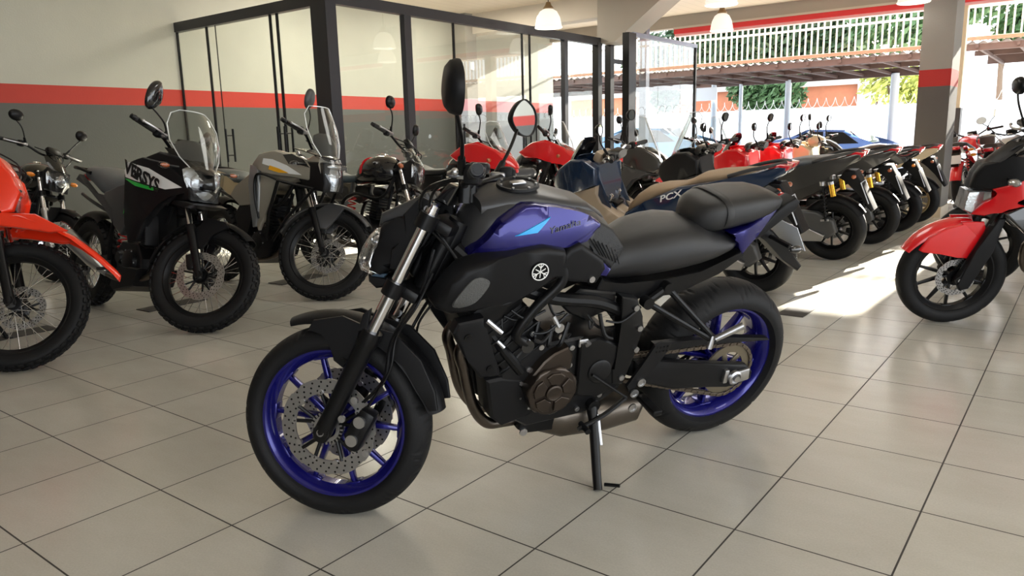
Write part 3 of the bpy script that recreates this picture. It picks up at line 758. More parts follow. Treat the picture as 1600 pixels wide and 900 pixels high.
lens_pts = [(1.283, 0.897), (1.305, 0.875), (1.325, 0.84), (1.336, 0.80), (1.328, 0.778), (1.30, 0.768)]
bm = B(); rows = []
for x, z in lens_pts:
    rows.append([(x-0.030*(abs(t)**2.2), t*0.084, z) for t in [k/8-1 for k in range(17)]])
grid(bm, rows, 0.004); hl = H.add('headlight', bm, M['lens'], st=True, ang=60)
bm = B(); rows = []
for x, z in lens_pts[:]:
    rows.append([(x-0.030-0.025*(abs(t)**2), t*0.080, z) for t in [k/8-1 for k in range(17)]])
grid(bm, rows, 0.003)
for z in (0.865, 0.80): ell(bm, (1.292, 0, z), (0.012, 0.035, 0.022), n=8)
H.add('reflector', bm, M['reflector'], hl, st=True)
bm = B(); panel(bm, [(1.245, 0.885), (1.18, 0.90), (1.15, 0.86), (1.20, 0.78), (1.262, 0.775), (1.255, 0.83)], -0.06, 0.06, 0.01); H.add('lamp_housing', bm, M['black'], hl, st=True)
for s in (1, -1):   # cowl side arms with bolts
    bm = B(); panel(bm, [(1.18, 0.945), (1.13, 1.0), (1.085, 0.98), (1.08, 0.93), (1.12, 0.86), (1.17, 0.84), (1.19, 0.79), (1.215, 0.79), (1.21, 0.85), (1.16, 0.885)], s*0.078, s*0.096, 0.006); H.add('cowl_arm', bm, M['matte'], cowl, st=True)
    for p in ((1.108, 0.965), (1.095, 0.946), (1.165, 0.803)): bm = B(); bolt(bm, (p[0], s*0.096, p[1]), 0.010, (0, s, 0)); H.add('cowl_bolt', bm, M['alu'], cowl, st=True)
bm = B(); panel(bm, [(1.10, 0.99), (1.06, 1.04), (1.03, 1.03), (1.06, 0.975)], -0.07, 0.07, 0.01); H.add('dashboard', bm, M['gloss'], st=True)
# turn signals at the radiator shrouds are not seen; handlebar
hb = bar(H, [(0.915, -0.36, 1.078), (0.945, -0.23, 1.068), (1.0, -0.12, 1.045), (1.02, -0.03, 1.035), (1.02, 0.03, 1.035), (1.0, 0.12, 1.045), (0.945, 0.23, 1.068), (0.915, 0.36, 1.078)])
for s in (1, -1):
    controls(H, (0.908, s*0.37, 1.078), (0.945, s*0.245, 1.069), s)
    mirror(H, None, [(0.985, s*0.215, 1.07), (0.965, s*0.30, 1.15), (0.960, s*0.385, 1.215)], (0.948, s*0.43, 1.258), (-0.90, -0.42*s, 0.05), 0.150, 0.122, LEAF, s, M['matte'])
    bm = B(); cyl(bm, (1.02, s*0.04, 0.985), (1.02, s*0.04, 1.05), 0.018, n=16); H.add('bar_riser', bm, M['black'], hb, st=True)
for i, (sg, dx) in enumerate(((1, 0.02), (1, 0.045), (-1, 0.03), (-1, 0.055))):
    bm = B(); tube(bm, spline([(0.985, sg*0.20, 1.06), (1.05+dx, sg*0.16, 1.02), (1.08+dx, sg*0.09, 0.94), (1.05, sg*0.05, 0.85), (1.0, sg*0.04, 0.78)], 6), 0.0045, 8)
    H.add('control_cable', bm, M['black'], st=True)
bm = B(); box(bm, (1.03, -0.17, 1.085), (0.06, 0.05, 0.035), 0.01); H.add('brake_fluid_reservoir', bm, M['black'], st=True)
# ---- frame, radiator, engine
def both(name, m, y0, y1, pts, bev=0.008, par=None, only=None, **k):
    o = None
    for s in ((1, -1) if only is None else (only,)):
        bm = B(); panel(bm, pts, s*y0, s*y1, bev, **k); o = H.add(name, bm, m, par)
    return o
bm = B()
for s in (1, -1):
    tube(bm, spline([(1.06, s*0.035, 0.86), (0.98, s*0.10, 0.80), (0.80, s*0.13, 0.72), (0.62, s*0.13, 0.68), (0.50, s*0.12, 0.62)], 6), 0.021, 10)
    tube(bm, spline([(1.08, s*0.035, 0.80), (1.0, s*0.09, 0.66), (0.93, s*0.12, 0.56), (0.86, s*0.13, 0.47)], 6), 0.017, 10)
    tube(bm, [(0.80, s*0.12, 0.72), (0.93, s*0.12, 0.56)], 0.013, 8)
cyl(bm, (1.115, 0, 0.76), (1.035, 0, 0.93), 0.036)
H.add('frame', bm, M['black'])
rad = both('radiator_shroud', M['matte'], 0.125, 0.172, [(1.108, 0.657), (1.093, 0.688), (1.014, 0.695), (1.018, 0.659), (0.949, 0.51), (0.951, 0.491), (1.014, 0.494), (1.057, 0.56)], 0.012)
bm = B(); panel(bm, [(1.07, 0.68), (1.035, 0.69), (0.965, 0.51), (1.0, 0.50)], -0.135, 0.135, 0.004); H.add('radiator', bm, mat('radiator_core', (0.02, 0.02, 0.02), 0.6, 0.5, bump=1.0, bscale=250))
for p in ((1.062, 0.640), (0.985, 0.525)): bm = B(); bolt(bm, (p[0], 0.171, p[1]), 0.012); H.add('shroud_bolt', bm, M['black'], rad)
# crankcase
bm = B(); panel(bm, [(0.93, 0.47), (0.86, 0.55), (0.66, 0.56), (0.50, 0.52), (0.455, 0.43), (0.48, 0.33), (0.60, 0.26), (0.82, 0.25), (0.92, 0.32)], -0.13, 0.13, 0.02); eng = H.add('crankcase', bm, M['darkmetal'])
bm = B(); t = B(); box(t, (0, 0, 0), (0.17, 0.25, 0.22), 0.015)
for k in range(5): box(t, (0, 0, -0.08+k*0.038), (0.185, 0.262, 0.007), 0.002)
bmesh.ops.transform(t, matrix=Matrix.Translation((0.895, 0, 0.585)) @ Matrix.Rotation(0.62, 4, 'Y'), verts=t.verts); merge(bm, t); H.add('cylinder_block', bm, M['darkmetal'])
bm = B(); t = B(); box(t, (0, 0, 0), (0.16, 0.27, 0.09), 0.02)
bmesh.ops.transform(t, matrix=Matrix.Translation((0.955, 0, 0.70)) @ Matrix.Rotation(0.62, 4, 'Y'), verts=t.verts); merge(bm, t); H.add('cylinder_head', bm, M['black'])
def ringcover(c, y0, prof, m, name, par=None, n=40):
    bm = B(); lathe(bm, [(r, y0+y) for r, y in prof], (c[0], 0, c[1]), n); return H.add(name, bm, m, par)
bm = B(); pts = []
for k in range(28):
    a = 2*PI*k/28; r = 0.083+(0.006 if k % 4 < 2 else 0); pts.append((0.764+r*math.cos(a), 0.405+r*math.sin(a)))
panel(bm, pts, 0.12, 0.178, 0.012); gc = H.add('generator_cover', bm, M['bronze'])
for k in range(5):
    a0 = 2*PI*k/5+0.35; bm = B(); pp = []
    for r, da in ((0.034, -0.42), (0.066, -0.50), (0.072, -0.2), (0.072, 0.2), (0.066, 0.50), (0.034, 0.42)): pp.append((0.764+r*math.cos(a0+da), 0.405+r*math.sin(a0+da)))
    panel(bm, pp, 0.176, 0.187, 0.004); H.add('cover_segment', bm, M['bronze'], gc)
ringcover((0.764, 0.405), 0.176, [(0.028, 0), (0.028, 0.012), (0.023, 0.014), (0.018, 0.012), (0.0, 0.012)], M['bronze'], 'cover_plug', gc)
both('cover_lobe', M['bronze'], 0.12, 0.165, [(0.835, 0.465), (0.80, 0.51), (0.767, 0.535), (0.718, 0.552), (0.698, 0.52), (0.700, 0.47), (0.76, 0.45)], 0.012, gc, only=1)
for k in range(11):
    a = 2*PI*k/11+0.2; bm = B(); bolt(bm, (0.764+0.096*math.cos(a), 0.128, 0.405+0.096*math.sin(a)), 0.009); H.add('engine_bolt', bm, M['alu'], eng)
for p in ((0.835, 0.60), (0.80, 0.548), (0.735, 0.575), (0.69, 0.53), (0.62, 0.545), (0.585, 0.48), (0.52, 0.47), (0.50, 0.40), (0.56, 0.33), (0.64, 0.29)): bm = B(); bolt(bm, (p[0], 0.132, p[1]), 0.009); H.add('engine_bolt', bm, M['alu'], eng)
bm = B(); panel(bm, [(0.67, 0.55), (0.60, 0.56), (0.50, 0.51), (0.465, 0.44), (0.49, 0.36), (0.58, 0.33), (0.66, 0.35)], 0.11, 0.15, 0.015); H.add('sprocket_cover', bm, M['black'], eng)
ringcover((0.585, 0.435), 0.148, [(0.042, 0), (0.042, 0.006), (0.034, 0.010), (0.0, 0.008)], M['darkmetal'], 'clutch_boss', eng)
both('front_engine_cover', M['matte'], 0.02, 0.135, [(0.976, 0.455), (0.923, 0.458), (0.85, 0.44), (0.835, 0.36), (0.80, 0.298), (0.907, 0.272), (0.95, 0.313)], 0.02)
both('oil_pan', M['black'], 0.0, 0.085, [(0.815, 0.255), (0.615, 0.245), (0.60, 0.195), (0.645, 0.175), (0.80, 0.188), (0.825, 0.21)], 0.012)
bm = B(); bolt(bm, (0.805, 0.085, 0.20), 0.014); H.add('drain_bolt', bm, M['alu'])
bm = B()
for y in (0.055, -0.055):
    tube(bm, spline([(0.985, y, 0.60), (1.035, y, 0.53), (1.02, y, 0.46), (0.985, y*1.1, 0.33), (0.93, y, 0.245), (0.86, y*0.8, 0.225), (0.74, y*0.6, 0.215)], 7), 0.019, 14)
H.add('exhaust_header', bm, M['pipe'])
bm = B(); loft(bm, [(0.73, 0.15, 0.25, 0.06), (0.66, 0.135, 0.27, 0.11), (0.50, 0.135, 0.27, 0.125), (0.37, 0.15, 0.265, 0.12), (0.335, 0.18, 0.25, 0.09)], 24, 3.0); H.add('muffler', bm, mat('muffler_metal', (0.14, 0.12, 0.10), 0.35, 0.9, var=0.3))
bm = B(); cyl(bm, (0.40, -0.13, 0.25), (0.30, -0.16, 0.31), 0.03); H.add('exhaust_tip', bm, M['steel'])
# side box under the tank, throttle bodies, wiring
bm = B(); tube(bm, [(0.575, 0.165, 0.275), (0.585, 0.225, 0.195)], 0.006, 8); H.add('stand_spring', bm, M['steel'])
both('airbox_cover', M['black'], 0.08, 0.125, [(0.745, 0.681), (0.68, 0.727), (0.545, 0.70), (0.54, 0.647), (0.647, 0.613), (0.708, 0.645)], 0.014)
bm = B()
for y in (0.04, -0.04): cyl(bm, (0.86, y, 0.70), (0.74, y, 0.76), 0.03)
H.add('throttle_body', bm, M['darkmetal'])
bm = B(); random.seed(3)
for k in range(16):
    p = Vector((0.52+random.random()*0.42, 0.115+random.random()*0.03, 0.56+random.random()*0.14)); q = p+Vector((random.uniform(-.12, .12), 0.01, random.uniform(-.10, .08)))
    tube(bm, spline([p, (p+q)/2+Vector((0.01, 0.012, -0.02)), q], 5), random.choice([0.004, 0.005, 0.007]), 8)
H.add('wiring', bm, M['black'])
bm = B(); cyl(bm, (0.752, 0.135, 0.615), (0.752, 0.150, 0.615), 0.016); tube(bm, [(0.775, 0.14, 0.655), (0.755, 0.148, 0.62)], 0.008, 8); H.add('water_fitting', bm, M['alu'])
bm = B(); box(bm, (0.655, 0.14, 0.545), (0.035, 0.012, 0.03), 0.006); cyl(bm, (0.645, 0.14, 0.535), (0.64, 0.15, 0.55), 0.010); H.add('sensor_bracket', bm, M['alu'])
bm = B(); tube(bm, spline([(0.775, 0.165, 0.83), (0.78, 0.17, 0.78), (0.85, 0.16, 0.70), (0.90, 0.155, 0.62), (0.865, 0.15, 0.58)], 6), 0.016, 12); H.add('coolant_hose', bm, M['black'])
bm = B(); cyl(bm, (0.862, 0.12, 0.575), (0.862, 0.165, 0.575), 0.021); H.add('water_pump_boss', bm, M['gloss'])
bm = B(); tube(bm, [(0.99, 0.13, 0.665), (0.945, 0.145, 0.625)], 0.010, 10); tube(bm, [(0.95, 0.13, 0.59), (0.93, 0.14, 0.57)], 0.008, 10); H.add('bleed_fitting', bm, M['alu'])
# ---- tank
TK = [(1.045, 0.84, 0.885, 0.05), (1.02, 0.80, 0.955, 0.085), (0.985, 0.78, 0.995, 0.105), (0.93, 0.78, 1.018, 0.125), (0.86, 0.78, 1.020, 0.14), (0.78, 0.78, 1.008, 0.15), (0.70, 0.78, 0.988, 0.145), (0.63, 0.78, 0.958, 0.115), (0.575, 0.78, 0.918, 0.09), (0.545, 0.78, 0.88, 0.075)]
bm = B(); loft(bm, TK, 28, 2.8); tank = H.add('fuel_tank', bm, M['padgrey'])
BL = [(1.045, 0.862), (1.002, 0.920), (0.966, 0.968), (0.895, 1.008), (0.833, 1.004), (0.785, 0.998), (0.718, 0.982), (0.655, 0.950), (0.64, 0.925), (0.70, 0.905), (0.722, 0.885), (0.777, 0.888), (0.855, 0.888), (0.918, 0.888), (0.978, 0.885)]
BL = [(p.x, p.z) for p in spline([(q[0], 0, q[1]) for q in BL], 2, True)]
def tankwarp(s):
    def f(c):
        t = min(1, max(0, (c.z-0.885)/0.13)); x = min(1, max(0, (c.x-0.93)/0.11)); xr = min(1, max(0, (0.76-c.x)/0.11))
        c.y -= s*(0.042*t**2.2 + 0.055*x**1.5 + 0.032*xr**1.5); return c
    return f
for s in (1, -1):
    bm = B(); t = B(); n = len(BL)
    panel(bm, BL, s*0.09, s*0.162, 0.02, 4, warp=tankwarp(s), div=2); H.add('tank_side', bm, M['blue'], tank, ang=60)
    bm = B(); panel(bm, [(0.936, 0.935), (0.925, 0.938), (0.824, 0.978), (0.867, 0.940)], s*0.145, s*0.1660, 0.0, warp=tankwarp(s), div=2); o = H.add('cyan_flash', bm, M['cyan'], tank); o['label'] = 'cyan arrow decal'
text_obj('Yamaha', 0.026, M['mattegrey'], tank, 'tank_lettering', basis((0.782, 0.1555, 0.950), (-1, 0, 0.22), (0, -0.35, 1)), sx=1.25, shear=0.3)
# tank cover ridge and filler cap
bm = B(); loft(bm, [(1.0, 0.94, 1.004, 0.06), (0.93, 0.96, 1.022, 0.085), (0.85, 0.96, 1.027, 0.095), (0.75, 0.95, 1.008, 0.10), (0.66, 0.93, 0.985, 0.075), (0.59, 0.90, 0.94, 0.045), (0.565, 0.89, 0.915, 0.02)], 24, 3.2); H.add('tank_cover', bm, M['padgrey'], tank)
capm = Matrix.Translation((0.865, 0, 1.027)) @ Matrix.Rotation(0.06, 4, 'Y')
t = B(); lathe(t, [(0.0, 0.006), (0.040, 0.006), (0.044, 0.004), (0.050, 0.004), (0.054, 0.008), (0.062, 0.008), (0.064, 0)], axis='z', n=48); bmesh.ops.transform(t, matrix=capm, verts=t.verts); fc = H.add('filler_cap', t, M['matte'], tank)
t = B(); box(t, (0, 0, 0.009), (0.045, 0.026, 0.008), 0.003)
for k in range(7): cyl(t, (0.053*math.cos(2*PI*k/7), 0.053*math.sin(2*PI*k/7), 0.007), (0.053*math.cos(2*PI*k/7), 0.053*math.sin(2*PI*k/7), 0.011), 0.004, n=8)
bmesh.ops.transform(t, matrix=capm, verts=t.verts); H.add('cap_lock', t, M['alu'], fc)
# intake shroud with mesh insert and round emblem
SH = [(1.16, 0.746), (1.121, 0.816), (1.087, 0.860), (0.996, 0.885), (0.921, 0.90), (0.85, 0.905), (0.785, 0.89), (0.775, 0.86), (0.801, 0.825), (0.811, 0.803), (0.866, 0.770), (0.957, 0.752), (1.011, 0.726), (1.112, 0.711), (1.152, 0.727)]
def shw(s):
    def f(c):
        x = min(1, max(0, (c.x-1.02)/0.14)); t = min(1, max(0, (0.76-c.z)/0.05)); c.y -= s*(0.035*x*x + 0.02*t); return c
    return f
for s in (1, -1):
    bm = B(); panel(bm, SH, s*0.10, s*0.195, 0.022, 4, warp=shw(s), div=1); sh = H.add('intake_shroud', bm, M['matte'], ang=60)
    bm = B(); MS = [(p.x, p.z) for p in spline([(1.114, 0, 0.745), (1.112, 0, 0.769), (1.076, 0, 0.823), (1.05, 0, 0.837), (1.023, 0, 0.827), (1.021, 0, 0.81), (1.052, 0, 0.768), (1.084, 0, 0.748)], 4, True)]
    panel(bm, MS, s*0.18, s*0.199, 0.003, warp=shw(s), div=1); H.add('intake_mesh', bm, M['meshgrey'], sh)
    c = (0.868, 0.838); bm = B(); lathe(bm, [(0.030, s*0.193), (0.028, s*0.200), (0.0255, s*0.200), (0.0255, s*0.196), (0, s*0.196)], (c[0], 0, c[1]), 40); em = H.add('emblem', bm, M['black'], sh)
    bm = B(); lathe(bm, [(0.0265, s*0.2005), (0.0265, s*0.202), (0.0235, s*0.202), (0.0235, s*0.2005)], (c[0], 0, c[1]), 40, closed=True)
    for k in range(3):
        a = PI/2+k*2*PI/3; d = Vector((math.cos(a), 0, math.sin(a))); e = Vector((-d.z, 0, d.x)); o = Vector((c[0], s*0.2015, c[1]))
        tube(bm, [o-d*0.018, o+d*0.0245], 0.0016, 6)
        for q in (-1, 1): tube(bm, [o+d*0.012, o+d*0.021+e*q*0.008], 0.0015, 6)
    cylr = H.add('emblem_mark', bm, M['white'], em)
    bm = B(); panel(bm, [(0.765, 0.888), (0.728, 0.900), (0.646, 0.843), (0.635, 0.813), (0.662, 0.768), (0.755, 0.783), (0.80, 0.80), (0.795, 0.85)], s*0.11, s*0.180, 0.016, 4); kc = H.add('knee_cover', bm, M['matte'])
    bm = B(); bolt(bm, (0.683, s*0.180, 0.787), 0.010, (0, s, 0)); H.add('cover_bolt', bm, M['alu'], kc)
    bm = B(); panel(bm, [(0.692, 0.911), (0.642, 0.942), (0.589, 0.912), (0.556, 0.862), (0.562, 0.836), (0.591, 0.793), (0.623, 0.816), (0.649, 0.851), (0.687, 0.88)], s*0.06, s*0.142, 0.015, 4, warp=lambda v, s=s: Vector((v.x, v.y - s*max(0, (v.z-0.86))*0.35, v.z)), div=1); kp = H.add('knee_pad', bm, M['kneepad'])
    bm = B()
    for k in range(7): tube(bm, [(0.685-k*0.016, s*0.139, 0.905-k*0.008), (0.640-k*0.012, s*0.143, 0.845-k*0.006)], 0.002, 6)
    H.add('pad_rib', bm, M['matte'], kp)
    bm = B(); panel(bm, [(0.66, 0.86), (0.62, 0.82), (0.585, 0.79), (0.60, 0.765), (0.645, 0.775)], s*0.10, s*0.135, 0.008); H.add('tank_corner', bm, M['blue'], tank)
# ---- seats and tail
ST = [(0.60, 0.735, 0.79, 0.085), (0.565, 0.72, 0.825, 0.10), (0.52, 0.715, 0.848, 0.105), (0.47, 0.718, 0.862, 0.12), (0.42, 0.722, 0.880, 0.14), (0.36, 0.728, 0.892, 0.145), (0.30, 0.735, 0.896, 0.148), (0.235, 0.745, 0.888, 0.143), (0.17, 0.758, 0.865, 0.13), (0.11, 0.78, 0.845, 0.115), (0.08, 0.80, 0.835, 0.10)]
bm = B(); loft(bm, ST, 28, 2.5); seat = H.add('rider_seat', bm, M['vinyl'])
PS = [(0.238, 0.868, 0.900, 0.03), (0.228, 0.853, 0.925, 0.065), (0.205, 0.850, 0.948, 0.09), (0.17, 0.852, 0.962, 0.105), (0.11, 0.862, 0.974, 0.114), (0.03, 0.875, 0.980, 0.110), (-0.04, 0.892, 0.979, 0.098), (-0.09, 0.912, 0.968, 0.083), (-0.122, 0.93, 0.952, 0.055)]
bm = B(); loft(bm, PS, 32, 3.2); ps = H.add('passenger_seat', bm, M['vinyl'])
bm = B(); loft(bm, [(0.128, 0.855, 0.9745, 0.1145), (0.134, 0.855, 0.9765, 0.1165), (0.148, 0.854, 0.9745, 0.1155), (0.154, 0.854, 0.9705, 0.1125)], 28, 2.6); H.add('grab_strap', bm, M['vinyl'], ps)
for s in (1, -1):
    bm = B(); panel(bm, [(0.125, 0.86), (0.054, 0.878), (-0.069, 0.925), (-0.10, 0.93), (-0.082, 0.905), (0.004, 0.845), (0.061, 0.780), (0.086, 0.815), (0.10, 0.845)], s*0.06, s*0.118, 0.010, warp=lambda v, s=s: Vector((v.x, v.y - s*max(0, 0.06-v.x)*0.28, v.z)), div=1); H.add('tail_panel', bm, M['blue'])
    bm = B(); panel(bm, [(-0.085, 0.905), (-0.13, 0.935), (-0.165, 0.955), (-0.188, 0.940), (-0.180, 0.912), (-0.05, 0.822), (0.02, 0.79)], s*0.01, s*0.075, 0.010); H.add('tail_end', bm, M['matte'])
    bm = B(); panel(bm, [(0.60, 0.75), (0.52, 0.715), (0.36, 0.722), (0.22, 0.735), (0.12, 0.76), (0.07, 0.80), (0.045, 0.775), (0.14, 0.715), (0.30, 0.66), (0.46, 0.66), (0.62, 0.70)], s*0.06, s*0.115, 0.010); H.add('side_cover', bm, M['black'])
bm = B(); box(bm, (-0.175, 0, 0.925), (0.035, 0.09, 0.04), 0.01, rot=(0, 0.5, 0)); H.add('tail_light', bm, M['tail'])
bm = B(); panel(bm, [(-0.06, 0.86), (-0.14, 0.82), (-0.24, 0.74), (-0.325, 0.665), (-0.31, 0.645), (-0.22, 0.70), (-0.12, 0.78), (-0.03, 0.83)], -0.03, 0.03, 0.008)
for s in (1, -1): tube(bm, [(-0.13, s*0.02, 0.80), (-0.15, s*0.11, 0.79)], 0.008, 8)
ph = H.add('plate_holder', bm, M['black'])
bm = B(); t = B(); box(t, (0, 0, 0), (0.003, 0.17, 0.115), 0.001); bmesh.ops.transform(t, matrix=Matrix.Translation((-0.225, 0.0, 0.80)) @ Matrix.Rotation(0.62, 4, 'Y'), verts=t.verts); merge(bm, t); H.add('licence_plate', bm, M['plate'], ph)
for s in (1, -1):
    bm = B(); ell(bm, (-0.155, s*0.135, 0.79), (0.028, 0.014, 0.014), n=8); H.add('turn_signal', bm, M['gloss'], ph)
# ---- swingarm, chain, sprocket, footrests
for s in (1, -1):
    bm = B(); panel(bm, [(0.43, 0.43), (0.36, 0.425), (0.136, 0.378), (-0.06, 0.345), (-0.10, 0.306), (-0.101, 0.275), (-0.03, 0.262), (0.012, 0.261), (0.255, 0.292), (0.417, 0.352)], s*0.105, s*0.135, 0.012, 3); sw = H.add('swingarm', bm, M['matte'])
bm = B(); box(bm, (0.40, 0, 0.385), (0.07, 0.21, 0.07), 0.02); box(bm, (0.26, 0, 0.36), (0.05, 0.21, 0.05), 0.015); H.add('swingarm_bridge', bm, M['matte'])
bm = B(); t = B(); box(t, (0, 0.143, 0), (0.085, 0.014, 0.05), 0.006); bmesh.ops.transform(t, matrix=Matrix.Translation((-0.03, 0, 0.305)) @ Matrix.Rotation(0.12, 4, 'Y'), verts=t.verts); merge(bm, t); box(bm, (0.035, 0.14, 0.315), (0.02, 0.02, 0.055), 0.005); ca = H.add('chain_adjuster', bm, M['alu'])
bm = B(); lathe(bm, [(0.027, 0.145), (0.027, 0.158), (0.020, 0.162), (0.020, 0.155), (0.012, 0.155), (0.012, 0.168), (0, 0.168)], (0, 0, 0.31), 24); cyl(bm, (0, -0.15, 0.315), (0, 0.15, 0.315), 0.012); H.add('axle_nut', bm, M['alu'], ca)
bm = B(); pts = []
for k in range(86):
    a = 2*PI*k/86; pts.append((0.107*math.cos(a)*(1 if k % 2 else 0.955), 0.315+0.107*math.sin(a)*(1 if k % 2 else 0.955)))
bm = disc_bm((0, 0.315), 0.100, 0.101, 0.072, 0.006, wavy=0)
for k in range(6):
    a = 2*PI*k/6+0.2; t = B(); box(t, (0.055, 0, 0), (0.06, 0.008, 0.022), 0.005); bmesh.ops.transform(t, matrix=Matrix.Translation((0, 0.098, 0.315)) @ Matrix.Rotation(-a, 4, 'Y'), verts=t.verts); merge(bm, t)
spr = H.add('sprocket', bm, mat('sprocket_steel', (0.22, 0.19, 0.14), 0.4, 0.8))
# chain loop
R1, R2, C1, C2 = 0.107, 0.043, Vector((0, 0.315)), Vector((0.475, 0.40))
loop = []
d = C2-C1; base = math.atan2(d.y, d.x); al = math.acos((R1-R2)/d.length)
n1 = 46; 
for k in range(n1+1):
    a = base+al + (2*PI-2*al)*k/n1; loop.append((C1.x+R1*math.cos(a), C1.y+R1*math.sin(a)))
for k in range(1, 16):
    a = base-al + 2*al*k/16; loop.append((C2.x+R2*math.cos(a), C2.y+R2*math.sin(a)))
# resample into links
L = [Vector(p) for p in loop]+[Vector(loop[0])]; seg = [0]
for a, c in zip(L, L[1:]): seg.append(seg[-1]+(c-a).length)
N_ = int(seg[-1]/0.01588); bm = B()
def at_len(s):
    for i in range(len(seg)-1):
        if seg[i+1] >= s: return L[i].lerp(L[i+1], (s-seg[i])/max(1e-9, seg[i+1]-seg[i]))
    return L[-1]
for k in range(N_):
    p, q = at_len(seg[-1]*k/N_), at_len(seg[-1]*((k+1) % N_)/N_ if k+1 < N_ else seg[-1]); mid = (p+q)/2; a = math.atan2((q-p).y, (q-p).x)
    off = 0.009 if k % 2 else 0.0065
    for s in (1, -1): box(bm, (mid.x, 0.1+s*off, mid.y), (0.0195, 0.0022, 0.0125), 0.001, rot=(0, -a, 0), segs=1)
    cyl(bm, (p.x, 0.089, p.y), (p.x, 0.111, p.y), 0.0042, n=8)
H.add('drive_chain', bm, M['chain'])
both('chain_guard', M['matte'], 0.095, 0.125, [(0.36, 0.485), (0.20, 0.478), (0.039, 0.465), (-0.145, 0.436), (-0.155, 0.425), (0.03, 0.443), (0.15, 0.452), (0.20, 0.452), (0.36, 0.45)], 0.005, only=1)
both('frame_plate', M['black'], 0.115, 0.155, [(0.544, 0.699), (0.482, 0.684), (0.455, 0.62), (0.435, 0.562), (0.462, 0.55), (0.457, 0.478), (0.487, 0.368), (0.53, 0.376), (0.54, 0.435), (0.52, 0.512), (0.533, 0.615)], 0.010)
for p in ((0.487, 0.655), (0.46, 0.578), (0.50, 0.40), (0.46, 0.50)): bm = B(); bolt(bm, (p[0], 0.156, p[1]), 0.010); H.add('plate_bolt', bm, M['steel'])
both('heel_plate', M['matte'], 0.145, 0.155, [(0.41, 0.445), (0.385, 0.50), (0.36, 0.512), (0.314, 0.505), (0.325, 0.473), (0.355, 0.43), (0.42, 0.36), (0.455, 0.33), (0.47, 0.36)], 0.003, only=1)
bm = B()
for i in range(4):
    for j in range(2): cyl(bm, (0.372-i*0.014, 0.154, 0.49-j*0.016), (0.372-i*0.014, 0.1565, 0.49-j*0.016), 0.004, n=8)
H.add('plate_hole', bm, M['black'])
bm = B(); tube(bm, [(0.36, 0.13, 0.70), (0.185, 0.20, 0.525)], 0.011, 10); tube(bm, [(0.43, 0.13, 0.655), (0.185, 0.20, 0.515)], 0.011, 10); tube(bm, [(0.43, 0.13, 0.655), (0.36, 0.13, 0.70)], 0.014, 10); cyl(bm, (0.36, 0.115, 0.70), (0.36, 0.145, 0.70), 0.02); cyl(bm, (0.43, 0.115, 0.655), (0.43, 0.145, 0.655), 0.02); pbl = H.add('passenger_peg_bracket', bm, M['black']); bm = B(); tube(bm, [(0.36, -0.13, 0.70), (0.185, -0.20, 0.525)], 0.011, 10); tube(bm, [(0.43, -0.13, 0.655), (0.185, -0.20, 0.515)], 0.011, 10)
pb = H.add('passenger_peg_bracket', bm, M['black'])
bm = B(); tube(bm, [(0.19, 0.215, 0.530), (0.115, 0.25, 0.590)], [0.010, 0.013], 12); H.add('passenger_peg', bm, M['alu'], pbl)
bm = B(); tube(bm, [(0.19, 0.20, 0.535), (0.20, 0.205, 0.49)], 0.010, 10); H.add('peg_pivot', bm, M['alu'], pbl)
bm = B(); box(bm, (0.40, 0.20, 0.30), (0.035, 0.11, 0.022), 0.006); rp = H.add('rider_peg', bm, M['black'])
for s in (1, -1):
    pass
bm = B(); tube(bm, [(0.62, 0.165, 0.435), (0.475, 0.17, 0.325)], 0.005, 8); tube(bm, spline([(0.475, 0.165, 0.32), (0.56, 0.18, 0.28), (0.66, 0.19, 0.25)], 5), 0.008, 8); cyl(bm, (0.64, 0.17, 0.255), (0.64, 0.22, 0.255), 0.010); H.add('gear_lever', bm, M['black'])
for p in ((0.415, 0.155, 0.365), (0.44, 0.16, 0.33), (0.44, 0.165, 0.275)): bm = B(); lathe(bm, [(0.016, p[1]), (0.016, p[1]+0.006), (0.011, p[1]+0.006), (0.011, p[1]+0.002), (0, p[1]+0.002)], (p[0], 0, p[2]), 20); H.add('pivot_washer', bm, M['alu'])
# rear shock (linkage lies low, spring mostly hidden)
bm = B(); pts = []
for k in range(90): a = k*0.55; f = k/90; pts.append((0.40+0.10*f, 0.035*math.cos(a), 0.50+0.12*f+0.035*math.sin(a)))
tube(bm, pts, 0.006, 6); H.add('shock_spring', bm, M['darkgrey'])
# rear hugger under the tail
# side stand
bm = B(); ft = Vector((0.600, 0.318, 0.084)); tube(bm, [(0.585, 0.135, 0.295), (0.590, 0.165, 0.26), (0.622, 0.285, 0.110), (0.628, 0.308, 0.086)], [0.020, 0.017, 0.015, 0.015], 12)
box(bm, (0.622, 0.318, 0.079), (0.07, 0.035, 0.012), 0.004, rot=(0.26, 0, 0)); tube(bm, [(0.60, 0.30, 0.095), (0.565, 0.335, 0.108)], 0.006, 8)
sd = H.add('side_stand', bm, M['black'])
bm = B(); cyl(bm, (0.585, 0.115, 0.30), (0.585, 0.155, 0.30), 0.022); H.add('stand_pivot', bm, M['black'], sd)
